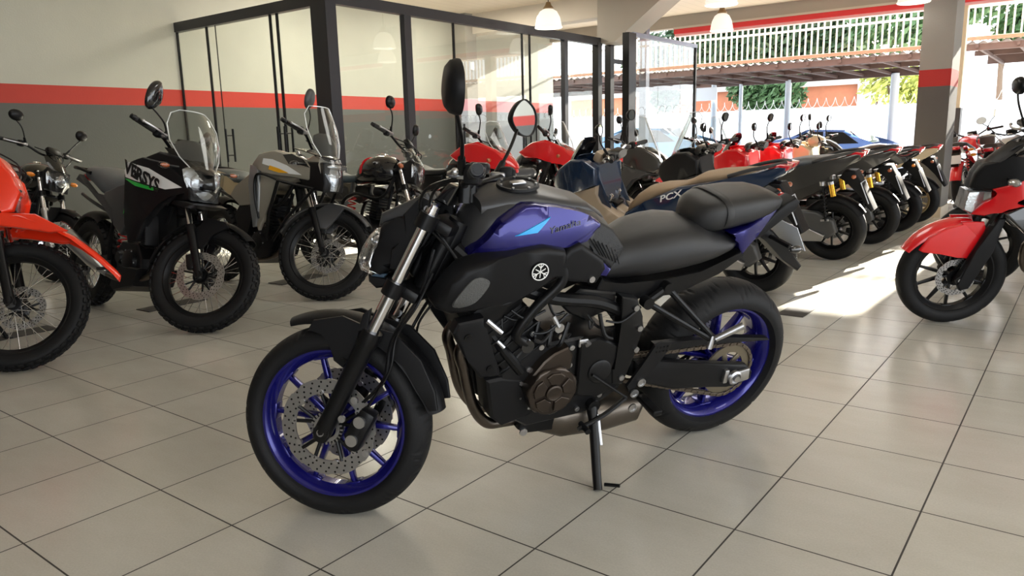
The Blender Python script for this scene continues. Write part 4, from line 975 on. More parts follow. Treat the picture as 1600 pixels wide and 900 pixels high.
# ------------------------------------------------------------------ other motorcycles (shared builders)
def chassis(b, F, R, wb, wr, wheel_f, wheel_r, engm=None, knob=False, exh=True, exm=None, swm=None, fins=True, side=-1, eng_dx=0.0, coverm=None, shock=True):
    """engine, frame, swingarm and exhaust of an ordinary single cylinder bike"""
    engm = engm or M['darkmetal']; x0 = b.wb*0.5+eng_dx
    bm = B(); panel(bm, [(x0+0.17, 0.40), (x0+0.10, 0.50), (x0-0.12, 0.50), (x0-0.20, 0.42), (x0-0.17, 0.30), (x0+0.05, 0.26), (x0+0.16, 0.30)], -0.10, 0.10, 0.02); e = b.add('crankcase', bm, engm)
    for s in (1, -1):
        bm = B(); lathe(bm, [(0.0, s*0.135), (0.05, s*0.135), (0.078, s*0.125), (0.085, s*0.10)], (x0+0.03, 0, 0.37), 32); b.add('engine_cover', bm, coverm or engm, e)
        bm = B(); lathe(bm, [(0.0, s*0.125), (0.035, s*0.125), (0.05, s*0.10)], (x0-0.11, 0, 0.39), 24); b.add('sprocket_cover', bm, engm, e)
        bm = B()
        for k in range(6): a = k*PI/3; bolt(bm, (x0+0.03+0.083*math.cos(a), s*0.118, 0.37+0.083*math.sin(a)), 0.006, (0, s, 0), 0.005)
        b.add('cover_bolts', bm, M['alu'], e)
    bm = B(); t = B(); box(t, (0, 0, 0.0), (0.11, 0.12, 0.20), 0.015)
    for k in range(8): box(t, (0, 0, -0.09+k*0.024), (0.15, 0.17, 0.006), 0.002)
    box(t, (0, 0, 0.13), (0.12, 0.13, 0.07), 0.02)
    bmesh.ops.transform(t, matrix=Matrix.Translation((x0+0.13, 0, 0.58)) @ Matrix.Rotation(0.22, 4, 'Y'), verts=t.verts); merge(bm, t); b.add('cylinder', bm, engm)
    bm = B()
    for s in (1, -1):
        tube(bm, spline([(b.wb-0.33, s*0.03, 0.84), (x0+0.25, s*0.09, 0.66), (x0-0.05, s*0.12, 0.68), (x0-0.22, s*0.12, 0.60), (x0-0.26, s*0.11, 0.36)], 6), 0.016, 10)
        tube(bm, spline([(b.wb-0.35, s*0.03, 0.76), (x0+0.28, s*0.05, 0.50), (x0+0.22, s*0.08, 0.30), (x0, s*0.09, 0.24), (x0-0.22, s*0.10, 0.28)], 6), 0.014, 10)
        tube(bm, spline([(x0-0.18, s*0.12, 0.66), (0.2, s*0.12, 0.74), (-0.08, s*0.09, 0.80)], 5), 0.012, 8)
    cyl(bm, (b.wb-0.28, 0, 0.70), (b.wb-0.355, 0, 0.90), 0.033); b.add('frame', bm, M['black'])
    for s in (1, -1):
        bm = B(); panel(bm, [(x0-0.24, 0.40), (0.05, R+0.03), (-0.05, R+0.025), (-0.05, R-0.025), (0.05, R-0.03), (x0-0.24, 0.33)], s*0.085, s*0.11, 0.008); b.add('swingarm', bm, swm or M['black'])
    if exh:
        bm = B(); tube(bm, spline([(x0+0.20, side*0.03, 0.56), (x0+0.30, side*0.05, 0.46), (x0+0.26, side*0.08, 0.30), (x0, side*0.12, 0.24), (x0-0.25, side*0.13, 0.27)], 6), 0.019, 12); b.add('exhaust_header', bm, M['pipe'])
        bm = B(); a, c = Vector((x0-0.22, side*0.14, 0.27)), Vector((-0.10, side*0.175, 0.50)); tube(bm, [a, a.lerp(c, 0.15), a.lerp(c, 0.3), a.lerp(c, 0.95), c], [0.022, 0.035, 0.052, 0.056, 0.04], 20)
        mf = b.add('muffler', bm, exm or M['alu']); bm = B(); cyl(bm, c, c+(c-a).normalized()*0.02, 0.022); b.add('muffler_tip', bm, M['black'], mf)
    for s in (1, -1):
        bm = B(); tube(bm, [(x0-0.18, s*0.12, 0.31), (x0-0.18, s*0.22, 0.30)], 0.011, 10); b.add('footpeg', bm, M['grip'])
    if shock:
        bm = B(); pts = [(0.42-0.0*k/60+0.035*math.cos(k*0.62), 0.035*math.sin(k*0.62), 0.42+0.26*k/60) for k in range(61)]; tube(bm, pts, 0.006, 6); b.add('shock_spring', bm, M['redplastic'])
    bm = B(); tube(bm, spline([(0.02, 0.095, R+0.07), (x0-0.25, 0.10, 0.41), (x0-0.17, 0.10, 0.38), (x0-0.25, 0.10, 0.33), (0.02, 0.095, R-0.07)], 5), 0.008, 6); b.add('drive_chain', bm, M['chain'])
    bm = B(); tube(bm, [(x0-0.05, 0.12, 0.26), (x0-0.03, 0.26, 0.05)], 0.012, 10); box(bm, (x0-0.03, 0.265, 0.045), (0.07, 0.04, 0.012), 0.004); b.add('side_stand', bm, M['black'])

def seat(b, pts, m, name='seat', e=2.6, n=24):
    bm = B(); loft(bm, pts, n, e); return b.add(name, bm, m)

def signals(b, pts, m, st=False, stem=True, d=(0, 1, 0)):
    for p in pts:
        s = 1 if p[1] > 0 else -1
        bm = B(); tube(bm, [(p[0], p[1]-s*0.07, p[2]), (p[0], p[1], p[2])], 0.008, 8); g = b.add('signal_stem', bm, M['black'], st=st)
        bm = B(); ell(bm, (p[0], p[1]+s*0.02, p[2]), (0.022, 0.040, 0.020), n=8); b.add('turn_signal', bm, m, g, st=st)

def front_end(b, F, tyre, rr, style, rimm, bar_pts, grip, mir, off=0.095, L=0.68, low=0.34, lowm=None, tubem=None, knobs=0, disc=(0.06,), holes=True, mirm=None, shape=None, mc=None, mw=0.12, mh=0.11, r=0.018, rl=0.027, spokes=10, clamps=(0.48, 0.66), leverm=None, dr=0.13):
    wheel(b, (b.wb, F), F, tyre, rr, style, rimm, True, disc=disc, knobs=knobs, disc_r=dr, spokes=spokes, holes=holes, hubm=M['darkmetal'], groove=None if knobs else slick_groove)
    forks(b, (b.wb, F), off, L, low, r, rl, lowm=lowm, tubem=tubem, clamps=clamps)
    bar(b, bar_pts)
    for s in (1, -1):
        e, i = grip; controls(b, (e[0], s*e[1], e[2]), (i[0], s*i[1], i[2]), s, leverm=leverm)
        if mir:
            a, m_, c = mir
            mirror(b, None, [(a[0], s*a[1], a[2]), (m_[0], s*m_[1], m_[2]), (c[0]+0.005, s*c[1], c[2]-mh*0.4)], (c[0], s*c[1], c[2]), (-0.98, -0.1*s, 0.05), mw, mh, shape or RHOMB, s, mirm)
    for s in (1,):
        bm = B(); box(bm, (b.wb-0.075, disc[0]*1.3 if disc else 0.08, F+0.07), (0.05, 0.045, 0.10), 0.012, rot=(0, -0.4, 0)); b.add('brake_caliper', bm, M['black'], st=True)
        bm = B(); tube(bm, spline([(b.wb-0.07, 0.08, F+0.12), (b.wb-0.16, 0.10, F+0.3), (b.wb-0.22, 0.08, F+0.5), (b.wb-0.30, 0.06, F+0.68)], 6), 0.005, 8); b.add('brake_hose', bm, M['black'], st=True)
    for k in range(3):
        bm = B(); tube(bm, spline([(bar_pts[-1][0]+0.05, 0.2-k*0.15, bar_pts[-1][2]), (b.wb-0.2, 0.12-0.08*k, bar_pts[-1][2]-0.06), (b.wb-0.24, 0.03, bar_pts[-1][2]-0.22)], 6), 0.0045, 8); b.add('control_cable', bm, M['black'], st=True)

def screen_mesh(b, rows, m, name='windscreen', par=None, edge=True, st=False):
    bm = B(); grid(bm, rows, 0.004); o = b.add(name, bm, m, par, ang=70, st=st)
    if edge:
        L = [r[0] for r in rows]+list(rows[-1][1:])+[r[-1] for r in rows[::-1]][1:]
        bm = B(); tube(bm, L, 0.0035, 6); b.add('screen_edge', bm, M['screen_edge'], o, st=st)
    return o
M['screen_edge'] = mat('clear_screen_edge', (0.72, 0.74, 0.74), 0.15, 0.3)

def sym_rows(prof, n=8, bulge=1.0):
    # prof: (x, z, halfwidth, sweepback); makes rows across y
    return [[(x - sw*abs(k/n)**2, hw*k/n, z) for k in range(-n, n+1)] for x, z, hw, sw in prof]

# ---- tall adventure bike in black with green stripes
def big_adventure():
    b = Bike('adventure_motorcycle', 'black adventure motorcycle with tall clear windscreen, green stripe and wire wheels', 'motorcycle', (-5.79, 2.46), math.radians(-1.5), 0.2, math.radians(38), 1.46, 26)
    F, R = 0.335, 0.315
    front_end(b, F, 0.105, 0.255, 'wire', M['black'], [(0.97, -0.40, 1.14), (1.03, -0.22, 1.13), (1.08, -0.08, 1.06), (1.08, 0.08, 1.06), (1.03, 0.22, 1.13), (0.97, 0.40, 1.14)], ((0.95, 0.41, 1.145), (1.01, 0.28, 1.135)),
              ((1.06, 0.20, 1.12), (1.05, 0.27, 1.20), (0.99, 0.36, 1.33)), knobs=44, mirm=M['gloss'], disc=(-0.065,), mc=None, mw=0.135, mh=0.19, shape=LEAF, L=0.76, low=0.33, dr=0.15, rl=0.026, clamps=(0.5, 0.72))
    wheel(b, (0, R), R, 0.13, 0.225, 'wire', M['black'], False, disc=(-0.07,), disc_r=0.11, knobs=36, hubm=M['darkmetal'])
    chassis(b, F, R, 0, 0, 0, 0, exm=M['silver'])
    mud(b, (b.wb, F), F+0.045, math.radians(50), math.radians(150), 0.066, M['matte'], drop=0.035)
    mud(b, (b.wb, F), F+0.028, math.radians(140), math.radians(176), 0.06, M['matte'], name='fender_rear', drop=0.03)
    for s in (1, -1):
        bm = B(); panel(bm, [(1.52, F+0.36), (1.40, F+0.37), (1.34, F+0.27), (1.37, F+0.17), (1.42, F+0.16), (1.46, F+0.27), (1.55, F+0.33)], s*0.058, s*0.08, 0.006); b.add('fender_bracket', bm, M['matte'], st=True)
    # tank, shrouds with lettering
    bm = B(); loft(bm, [(1.16, 0.88, 1.02, 0.06), (1.08, 0.80, 1.06, 0.12), (0.95, 0.78, 1.07, 0.15), (0.80, 0.78, 1.03, 0.15), (0.70, 0.78, 0.95, 0.11)], 24, 2.8); tk = b.add('fuel_tank', bm, M['gloss'])
    SHR = [(0.86, 0.93), (0.93, 1.015), (1.06, 1.045), (1.22, 1.02), (1.36, 0.93), (1.46, 0.865), (1.42, 0.84), (1.28, 0.83), (1.20, 0.77), (1.13, 0.67), (1.06, 0.52), (0.98, 0.50), (0.92, 0.62), (0.88, 0.75), (0.90, 0.83)]
    def wp(s):
        def f(c): c.y -= s*0.17*min(1, max(0, (c.x-1.0)/0.45))**1.3; return c
        return f
    for s in (1, -1):
        bm = B(); panel(bm, SHR, s*0.19, s*0.235, 0.014, 3, warp=wp(s), div=2); sh = b.add('side_shroud', bm, M['matte'])
        bm = B(); panel(bm, [(0.872, 0.955), (0.91, 1.012), (1.12, 0.978), (1.36, 0.875), (1.25, 0.855), (0.892, 0.915)], s*0.225, s*0.2375, 0.0, warp=wp(s), div=2); b.add('white_band', bm, M['white'], sh)
        bm = B(); panel(bm, [(0.885, 0.905), (0.93, 0.902), (1.21, 0.852), (1.16, 0.842), (1.02, 0.862)], s*0.225, s*0.2375, 0.0, warp=wp(s), div=2); b.add('green_stripe', bm, M['green'], sh)
        bm = B(); panel(bm, [(1.05, 0.78), (1.10, 0.64), (1.12, 0.50), (1.06, 0.50), (1.02, 0.64)], s*0.10, s*0.19, 0.01); b.add('radiator_guard', bm, M['matte'])
        bm = B(); panel(bm, [(1.0, 1.03), (1.16, 1.09), (1.34, 1.05), (1.46, 0.98), (1.49, 0.88), (1.40, 0.84), (1.22, 0.93), (1.06, 0.98)], s*0.13, s*0.215, 0.02, warp=wp(s), div=1); b.add('fairing_side', bm, M['matte'])
        bm = B(); panel(bm, [(0.62, 0.86), (0.78, 0.90), (0.86, 0.86), (0.84, 0.70), (0.70, 0.54), (0.58, 0.60), (0.56, 0.72), (0.40, 0.78), (0.42, 0.82)], s*0.11, s*0.155, 0.012); sc = b.add('side_cover', bm, M['darkgrey'])
        bm = B(); panel(bm, [(0.80, 0.87), (0.83, 0.86), (0.79, 0.78), (0.72, 0.68), (0.74, 0.77)], s*0.15, s*0.157, 0); b.add('green_accent', bm, M['green'], sc)
        bm = B(); panel(bm, [(0.20, 0.80), (0.45, 0.80), (0.58, 0.68), (0.52, 0.62), (0.40, 0.72), (0.12, 0.84), (-0.10, 0.90), (-0.05, 0.94)], s*0.10, s*0.14, 0.01); b.add('tail_cover', bm, M['darkgrey'])
    text_obj('VERSYS', 0.105, M['black'], tk, 'lettering', basis((1.095, -0.2285, 0.918), (1, 0.14, -0.33), (0, 0, 1)), sx=1.12, shear=-0.25, bold=0.004)
    text_obj('VERSYS', 0.105, M['black'], tk, 'lettering', basis((1.095, 0.2285, 0.918), (-1, 0.14, 0.33), (0, 0, 1)), sx=1.12, shear=0.25, bold=0.004)
    # front cowl and lamp
    bm = B(); rows = sym_rows([(1.20, 1.12, 0.13, 0.05), (1.27, 1.08, 0.13, 0.05), (1.36, 1.02, 0.11, 0.06), (1.45, 0.985, 0.08, 0.05), (1.50, 0.965, 0.03, 0.02)], 8); grid(bm, rows, 0.006); cw = b.add('front_cowl', bm, M['matte'])
    bm = B(); rows = sym_rows([(1.42, 1.015, 0.07, 0.02), (1.46, 0.985, 0.135, 0.05), (1.485, 0.92, 0.125, 0.06), (1.48, 0.85, 0.095, 0.04), (1.465, 0.80, 0.05, 0.02)], 8); grid(bm, rows, 0.003); hl = b.add('headlight', bm, M['lens'])
    bm = B(); grid(bm, [[(x-0.03, y*0.95, z) for x, y, z in r] for r in rows], 0.003)
    for y in (-0.055, 0.055): ell(bm, (1.43, y, 0.915), (0.02, 0.045, 0.055), n=8)
    b.add('reflector', bm, M['reflector_off'], hl)
    bm = B(); panel(bm, [(1.43, 0.86), (1.44, 0.80), (1.30, 0.78), (1.18, 0.84), (1.20, 0.95), (1.36, 0.98)], -0.10, 0.10, 0.02); b.add('lamp_housing', bm, M['black'], hl)
    bm = B(); panel(bm, [(1.46, 0.79), (1.52, 0.775), (1.38, 0.755), (1.25, 0.77), (1.28, 0.80)], -0.115, 0.115, 0.01); b.add('chin_cowl', bm, M['matte'], cw)
    screen_mesh(b, sym_rows([(1.44, 1.00, 0.085, 0.05), (1.41, 1.06, 0.13, 0.07), (1.36, 1.16, 0.165, 0.09), (1.31, 1.26, 0.165, 0.09), (1.27, 1.335, 0.13, 0.08), (1.255, 1.36, 0.085, 0.05)]), M['screen'])
    bm = B(); grid(bm, sym_rows([(1.37, 1.05, 0.10, 0.05), (1.32, 1.10, 0.12, 0.06), (1.27, 1.16, 0.10, 0.05), (1.25, 1.18, 0.05, 0.03)]), 0.004); b.add('screen_mount', bm, M['darkgrey'], cw)
    bm = B(); box(bm, (1.20, 0, 1.14), (0.03, 0.15, 0.09), 0.01, rot=(0, -0.5, 0)); b.add('dashboard', bm, M['gloss'])
    signals(b, [(1.36, 0.21, 0.995), (1.36, -0.21, 0.995)], M['lens'])
    for s in (1, -1):
        bm = B(); ell(bm, (1.36, s*0.225, 0.995), (0.014, 0.03, 0.013), n=8); b.add('amber_bulb', bm, M['amberdim'])
    seat(b, [(0.84, 0.80, 0.93, 0.07), (0.77, 0.75, 0.955, 0.11), (0.66, 0.73, 0.96, 0.14), (0.52, 0.74, 0.965, 0.155), (0.38, 0.77, 0.985, 0.15), (0.26, 0.80, 1.005, 0.14), (0.12, 0.86, 1.01, 0.125), (-0.02, 0.90, 1.01, 0.105), (-0.08, 0.94, 1.0, 0.07)], M['vinylgrey'])
    bm = B(); tube(bm, spline([(0.12, 0.13, 0.95), (-0.05, 0.15, 0.985), (-0.2, 0.10, 0.99), (-0.22, 0, 0.99), (-0.2, -0.10, 0.99), (-0.05, -0.15, 0.985), (0.12, -0.13, 0.95)], 5), 0.012, 8); box(bm, (-0.12, 0, 0.985), (0.18, 0.18, 0.012), 0.004); b.add('luggage_rack', bm, M['black'])
    bm = B(); panel(bm, [(0.95, 0.34), (0.90, 0.22), (0.62, 0.16), (0.56, 0.19), (0.60, 0.30), (0.66, 0.34)], -0.14, 0.14, 0.02); b.add('belly_pan', bm, M['matte'])
    bm = B(); panel(bm, [(1.10, 0.76), (1.06, 0.78), (1.0, 0.50), (1.04, 0.49)], -0.14, 0.14, 0.005); b.add('radiator', bm, M['black'])
    mud(b, (0, R), R+0.06, math.radians(60), math.radians(150), 0.075, M['matte'], name='rear_mudguard', st=False)
    bm = B(); box(bm, (-0.16, 0, 0.93), (0.05, 0.12, 0.05), 0.012); b.add('tail_light', bm, M['tail'])
    return b
big_adventure()

# ---- champagne rally style bike
def rally():
    b = Bike('rally_motorcycle', 'champagne and silver adventure motorcycle with short clear windscreen and wire wheels', 'motorcycle', (-5.84, 3.56), math.radians(-4), 0.13, math.radians(42), 1.42, 27)
    F, R = 0.34, 0.32
    front_end(b, F, 0.095, 0.268, 'wire', M['black'], [(1.05, -0.40, 1.15), (1.12, -0.22, 1.16), (1.16, -0.08, 1.09), (1.16, 0.08, 1.09), (1.12, 0.22, 1.16), (1.05, 0.40, 1.15)], ((1.03, 0.41, 1.155), (1.09, 0.28, 1.16)),
              ((1.13, 0.20, 1.15), (1.15, 0.25, 1.27), (1.12, 0.29, 1.40)), knobs=46, disc=(0.06,), shape=OVAL, mw=0.12, mh=0.15, L=0.78, low=0.34, r=0.019, rl=0.024, clamps=(0.55, 0.74), mirm=M['darkgrey'])
    wheel(b, (0, R), R, 0.12, 0.235, 'wire', M['black'], False, disc=(-0.07,), disc_r=0.11, knobs=38, hubm=M['darkmetal'])
    chassis(b, F, R, 0, 0, 0, 0, exm=M['black'])
    mud(b, (b.wb, F), F+0.05, math.radians(42), math.radians(165), 0.06, M['mattegrey'], drop=0.035)
    for s in (1, -1):
        bm = B(); panel(bm, [(1.50, F+0.36), (1.38, F+0.37), (1.28, F+0.28), (1.33, F+0.17), (1.40, F+0.17), (1.46, F+0.27)], s*0.05, s*0.075, 0.006); b.add('fender_bracket', bm, M['mattegrey'], st=True)
    bm = B(); loft(bm, [(1.14, 0.86, 1.03, 0.06), (1.04, 0.80, 1.07, 0.13), (0.92, 0.78, 1.06, 0.16), (0.78, 0.78, 1.0, 0.15), (0.68, 0.78, 0.92, 0.10)], 24, 2.6); tk = b.add('fuel_tank', bm, M['champagne'])
    def wp(s):
        def f(c): c.y -= s*0.19*min(1, max(0, (c.x-0.95)/0.5))**1.2; return c
        return f
    for s in (1, -1):
        bm = B(); panel(bm, [(0.82, 0.96), (0.92, 1.04), (1.08, 1.07), (1.26, 1.03), (1.42, 0.93), (1.50, 0.86), (1.40, 0.85), (1.15, 0.885), (0.98, 0.90), (0.86, 0.93)], s*0.17, s*0.235, 0.02, 3, warp=wp(s), div=2); sh = b.add('upper_shroud', bm, M['champagne'])
        bm = B(); panel(bm, [(0.80, 0.96), (0.90, 0.955), (0.93, 0.80), (0.93, 0.62), (0.90, 0.50), (0.86, 0.49), (0.83, 0.62), (0.78, 0.80)], s*0.20, s*0.235, 0.012, 3, warp=wp(s), div=1); b.add('silver_shroud', bm, M['silver'])
        bm = B(); panel(bm, [(0.93, 0.88), (1.10, 0.86), (1.04, 0.70), (0.97, 0.55), (0.92, 0.47), (0.89, 0.52), (0.91, 0.66)], s*0.19, s*0.222, 0.01, 3, warp=wp(s), div=1); b.add('lower_shroud', bm, M['champagne'])
        bm = B(); tube(bm, spline([(1.44, s*0.10, 0.80), (1.20, s*0.20, 0.84), (0.98, s*0.235, 0.89), (0.90, s*0.245, 0.86), (0.90, s*0.24, 0.70), (0.93, s*0.22, 0.56)], 5), 0.010, 8); tube(bm, [(1.16, s*0.215, 0.85), (1.02, s*0.20, 0.60), (0.94, s*0.16, 0.40)], 0.013, 8); tube(bm, [(1.44, s*0.10, 0.80), (1.20, s*0.16, 0.58), (1.02, s*0.16, 0.40)], 0.012, 8); b.add('crash_bar', bm, M['black'])
        bm = B(); panel(bm, [(0.98, 1.005), (1.06, 1.0), (1.18, 0.96), (1.30, 0.895), (1.20, 0.90), (1.06, 0.945), (0.97, 0.965)], s*0.23, s*0.2375, 0, warp=wp(s), div=2); b.add('white_graphic', bm, M['white'], sh)
        bm = B(); panel(bm, [(1.04, 0.955), (1.12, 0.935), (1.20, 0.905), (1.12, 0.905), (1.03, 0.925)], s*0.23, s*0.239, 0, warp=wp(s), div=2); b.add('yellow_graphic', bm, M['yellow'], sh)
        bm = B(); panel(bm, [(1.15, 1.035), (1.22, 1.045), (1.30, 1.01), (1.36, 0.95), (1.28, 0.97), (1.20, 0.97)], s*0.232, s*0.240, 0, warp=wp(s), div=2); b.add('dark_panel', bm, M['greypaint'], sh)
        bm = B(); panel(bm, [(0.76, 0.90), (0.66, 0.90), (0.44, 0.80), (0.36, 0.72), (0.52, 0.64), (0.70, 0.66), (0.80, 0.76)], s*0.10, s*0.15, 0.015); b.add('side_cover', bm, M['champagne'])
        bm = B(); panel(bm, [(0.44, 0.86), (0.20, 0.90), (0.0, 0.93), (-0.10, 0.92), (0.08, 0.82), (0.34, 0.70), (0.44, 0.74)], s*0.08, s*0.125, 0.012); b.add('tail_panel', bm, M['cream'])
        bm = B(); panel(bm, [(0.72, 0.64), (0.50, 0.66), (0.42, 0.56), (0.50, 0.44), (0.62, 0.40), (0.66, 0.50)], s*0.10, s*0.14, 0.012); b.add('lower_side_cover', bm, M['matte'])
    bm = B(); rows = sym_rows([(1.24, 1.09, 0.12, 0.05), (1.36, 1.07, 0.11, 0.05), (1.48, 1.04, 0.09, 0.04), (1.53, 1.02, 0.06, 0.03)]); grid(bm, rows, 0.006); cw = b.add('front_cowl', bm, M['greypaint'])
    rows = sym_rows([(1.52, 1.02, 0.08, 0.03), (1.55, 0.97, 0.10, 0.05), (1.57, 0.91, 0.09, 0.05), (1.58, 0.85, 0.065, 0.04), (1.57, 0.79, 0.035, 0.02)])
    bm = B(); grid(bm, rows, 0.003); hl = b.add('headlight', bm, M['lens'])
    bm = B(); grid(bm, [[(x-0.025, y*0.95, z) for x, y, z in r] for r in rows], 0.003)
    for z in (0.96, 0.90, 0.84): ell(bm, (1.53, 0, z), (0.015, 0.06, 0.02), n=8)
    b.add('reflector', bm, M['reflector_off'], hl)
    bm = B(); panel(bm, [(1.52, 0.99), (1.545, 0.84), (1.53, 0.78), (1.30, 0.80), (1.22, 0.86), (1.26, 1.0)], -0.085, 0.085, 0.02); b.add('lamp_housing', bm, M['black'], hl)
    screen_mesh(b, sym_rows([(1.53, 1.03, 0.075, 0.05), (1.50, 1.12, 0.115, 0.07), (1.45, 1.23, 0.13, 0.08), (1.40, 1.33, 0.12, 0.08), (1.37, 1.39, 0.085, 0.05)]), M['screen'])
    bm = B(); grid(bm, sym_rows([(1.50, 1.04, 0.08, 0.04), (1.46, 1.12, 0.10, 0.05), (1.42, 1.18, 0.08, 0.04), (1.40, 1.20, 0.04, 0.02)]), 0.004); b.add('screen_mount', bm, M['darkgrey'], cw)
    seat(b, [(0.76, 0.84, 0.92, 0.07), (0.66, 0.80, 0.90, 0.11), (0.52, 0.80, 0.875, 0.14), (0.38, 0.81, 0.885, 0.14), (0.30, 0.83, 0.92, 0.13), (0.10, 0.87, 0.94, 0.115), (-0.05, 0.90, 0.94, 0.09)], M['vinylblue'])
    bm = B(); tube(bm, spline([(0.08, 0.12, 0.92), (-0.15, 0.11, 0.95), (-0.24, 0, 0.95), (-0.15, -0.11, 0.95), (0.08, -0.12, 0.92)], 5), 0.012, 8); b.add('grab_rail', bm, M['black'])
    bm = B(); panel(bm, [(0.98, 0.40), (0.92, 0.28), (0.66, 0.20), (0.56, 0.22), (0.60, 0.28), (0.80, 0.32), (0.92, 0.44)], -0.13, 0.13, 0.015); b.add('skid_plate', bm, M['matte'])
    signals(b, [(1.36, 0.19, 0.97), (1.36, -0.19, 0.97)], M['lens'])
    mud(b, (0, R), R+0.07, math.radians(70), math.radians(150), 0.07, M['matte'], name='rear_mudguard', st=False)
    return b
rally()

# ---- small road bikes
def roadster(loc, head, lean, steer, label, tankm, seatm, wb=1.33, lampm=None, frontm=None, sidem=None, stripe=None, tubem=None, lowm=None, style='cast', rimm=None, screen=False, rnd=True, name='road_motorcycle', exm=None, fender=None, cowl=None, barm=None, F=0.30, zb=1.08, group=None, mirs=OVAL, spokes=10, tail=None, mir=True, rack=False, engm=None, badge=None, shroud=None, knobs=0, light=True, beak=False, dr=0.13, sigm=None, rim_fl=True, fendw=0.068, fend=(58, 150)):
    b = Bike(name, label, 'motorcycle', loc, head, lean, steer, wb, 25.5, group=group); R = F
    xb = wb-0.38
    front_end(b, F, 0.105, 0.225, style, rimm or M['black'], [(xb-0.06, -0.37, zb), (xb-0.01, -0.2, zb), (xb+0.04, -0.07, zb-0.05), (xb+0.04, 0.07, zb-0.05), (xb-0.01, 0.2, zb), (xb-0.06, 0.37, zb)], ((xb-0.07, 0.38, zb), (xb-0.03, 0.25, zb)),
              ((xb+0.0, 0.19, zb), (xb+0.02, 0.26, zb+0.12), (xb+0.0, 0.32, zb+0.22)) if mir else None, shape=mirs, mw=0.125, mh=0.10, tubem=tubem, lowm=lowm, knobs=knobs, spokes=spokes, leverm=barm, dr=dr)
    wheel(b, (0, R), R, 0.135, 0.225, style, rimm or M['black'], False, disc=(-0.07,), disc_r=0.11, hubm=M['darkmetal'], groove=slick_groove, knobs=knobs, spokes=spokes)
    chassis(b, F, R, 0, 0, 0, 0, exm=exm, engm=engm)
    def ff(f): return 0.7+0.3*math.sin(min(1, f*2)*PI/2)
    fd = mud(b, (wb, F), F+0.035, math.radians(fend[0]), math.radians(fend[1]), fendw, fender or tankm, drop=0.04, flare=ff)
    for s in (1, -1):
        bm = B(); panel(bm, [(wb+0.02, F+0.335), (wb-0.10, F+0.33), (wb-0.13, F+0.24), (wb-0.08, F+0.20), (wb-0.02, F+0.24)], s*(fendw-0.006), s*(fendw+0.012), 0.006); b.add('fender_side', bm, fender or tankm, fd, st=True)
    T = [(wb-0.34, 0.82, 0.95, 0.05), (wb-0.40, 0.78, 1.00, 0.11), (wb-0.48, 0.77, 1.02, 0.15), (wb-0.60, 0.76, 1.0, 0.155), (wb-0.70, 0.75, 0.95, 0.13), (wb-0.78, 0.75, 0.87, 0.09)]
    bm = B(); loft(bm, T, 26, 2.5); tk = b.add('fuel_tank', bm, tankm)
    bm = B(); lathe(bm, [(0, 0.01), (0.03, 0.01), (0.035, 0)], (wb-0.52, 0, 1.022), 24, 'z'); b.add('filler_cap', bm, M['chrome'], tk)
    if stripe:
        bm = B(); loft(bm, [(wb-0.62, 0.80, 1.002, 0.1565), (wb-0.655, 0.79, 0.985, 0.148)], 26, 2.5); b.add('tank_stripe', bm, stripe, tk)
    if shroud:
        for s in (1, -1):
            bm = B(); panel(bm, [(wb-0.62, 0.93), (wb-0.42, 0.98), (wb-0.26, 0.93), (wb-0.18, 0.83), (wb-0.20, 0.74), (wb-0.32, 0.72), (wb-0.36, 0.80), (wb-0.56, 0.84)], s*0.12, s*0.19, 0.018, 3, warp=lambda v, s=s: Vector((v.x, v.y-s*0.08*max(0, (v.x-(wb-0.45))/0.25), v.z)), div=1); q = b.add('tank_shroud', bm, shroud)
            bm = B(); panel(bm, [(wb-0.60, 0.86), (wb-0.40, 0.82), (wb-0.36, 0.72), (wb-0.50, 0.60), (wb-0.62, 0.70)], s*0.11, s*0.15, 0.012, 3); b.add('side_shroud', bm, M['matte'])
    seat(b, [(wb-0.74, 0.79, 0.86, 0.08), (wb-0.84, 0.76, 0.85, 0.12), (0.36, 0.755, 0.845, 0.14), (0.26, 0.76, 0.87, 0.135), (0.12, 0.80, 0.91, 0.12), (0.0, 0.83, 0.925, 0.11), (-0.09, 0.86, 0.915, 0.08)], seatm)
    for s in (1, -1):
        bm = B(); panel(bm, [(wb-0.76, 0.78), (0.30, 0.76), (0.10, 0.80), (-0.12, 0.86), (-0.16, 0.84), (0.05, 0.74), (0.28, 0.64), (0.42, 0.60), (wb-0.78, 0.66)], s*0.08, s*0.135, 0.015); b.add('side_cover', bm, sidem or tankm)
    if rack:
        bm = B(); tube(bm, spline([(0.10, 0.13, 0.86), (-0.12, 0.13, 0.92), (-0.22, 0.10, 1.0), (-0.24, 0, 1.02), (-0.22, -0.10, 1.0), (-0.12, -0.13, 0.92), (0.10, -0.13, 0.86)], 5), 0.010, 8); b.add('backrest_rail', bm, M['chrome'])
        bm = B(); box(bm, (-0.19, 0, 0.96), (0.05, 0.17, 0.10), 0.02); b.add('backrest_pad', bm, M['brown'])
    bm = B(); box(bm, (-0.16, 0, 0.84), (0.06, 0.11, 0.05), 0.015); b.add('tail_light', bm, M['tail'])
    mud(b, (0, R), R+0.06, math.radians(62), math.radians(165), 0.075, tail or M['black'], name='rear_mudguard', st=False, n=16)
    bm = B(); panel(bm, [(-0.12, 0.82), (-0.20, 0.76), (-0.30, 0.60), (-0.27, 0.58), (-0.16, 0.72), (-0.08, 0.78)], -0.05, 0.05, 0.006); ph = b.add('plate_holder', bm, M['black'])
    bm = B(); box(bm, (-0.285, 0, 0.68), (0.004, 0.17, 0.13), 0.001, rot=(0, 0.45, 0)); b.add('licence_plate', bm, M['plate'], ph)
    signals(b, [(-0.14, 0.16, 0.80), (-0.14, -0.16, 0.80)], sigm or M['amber'])
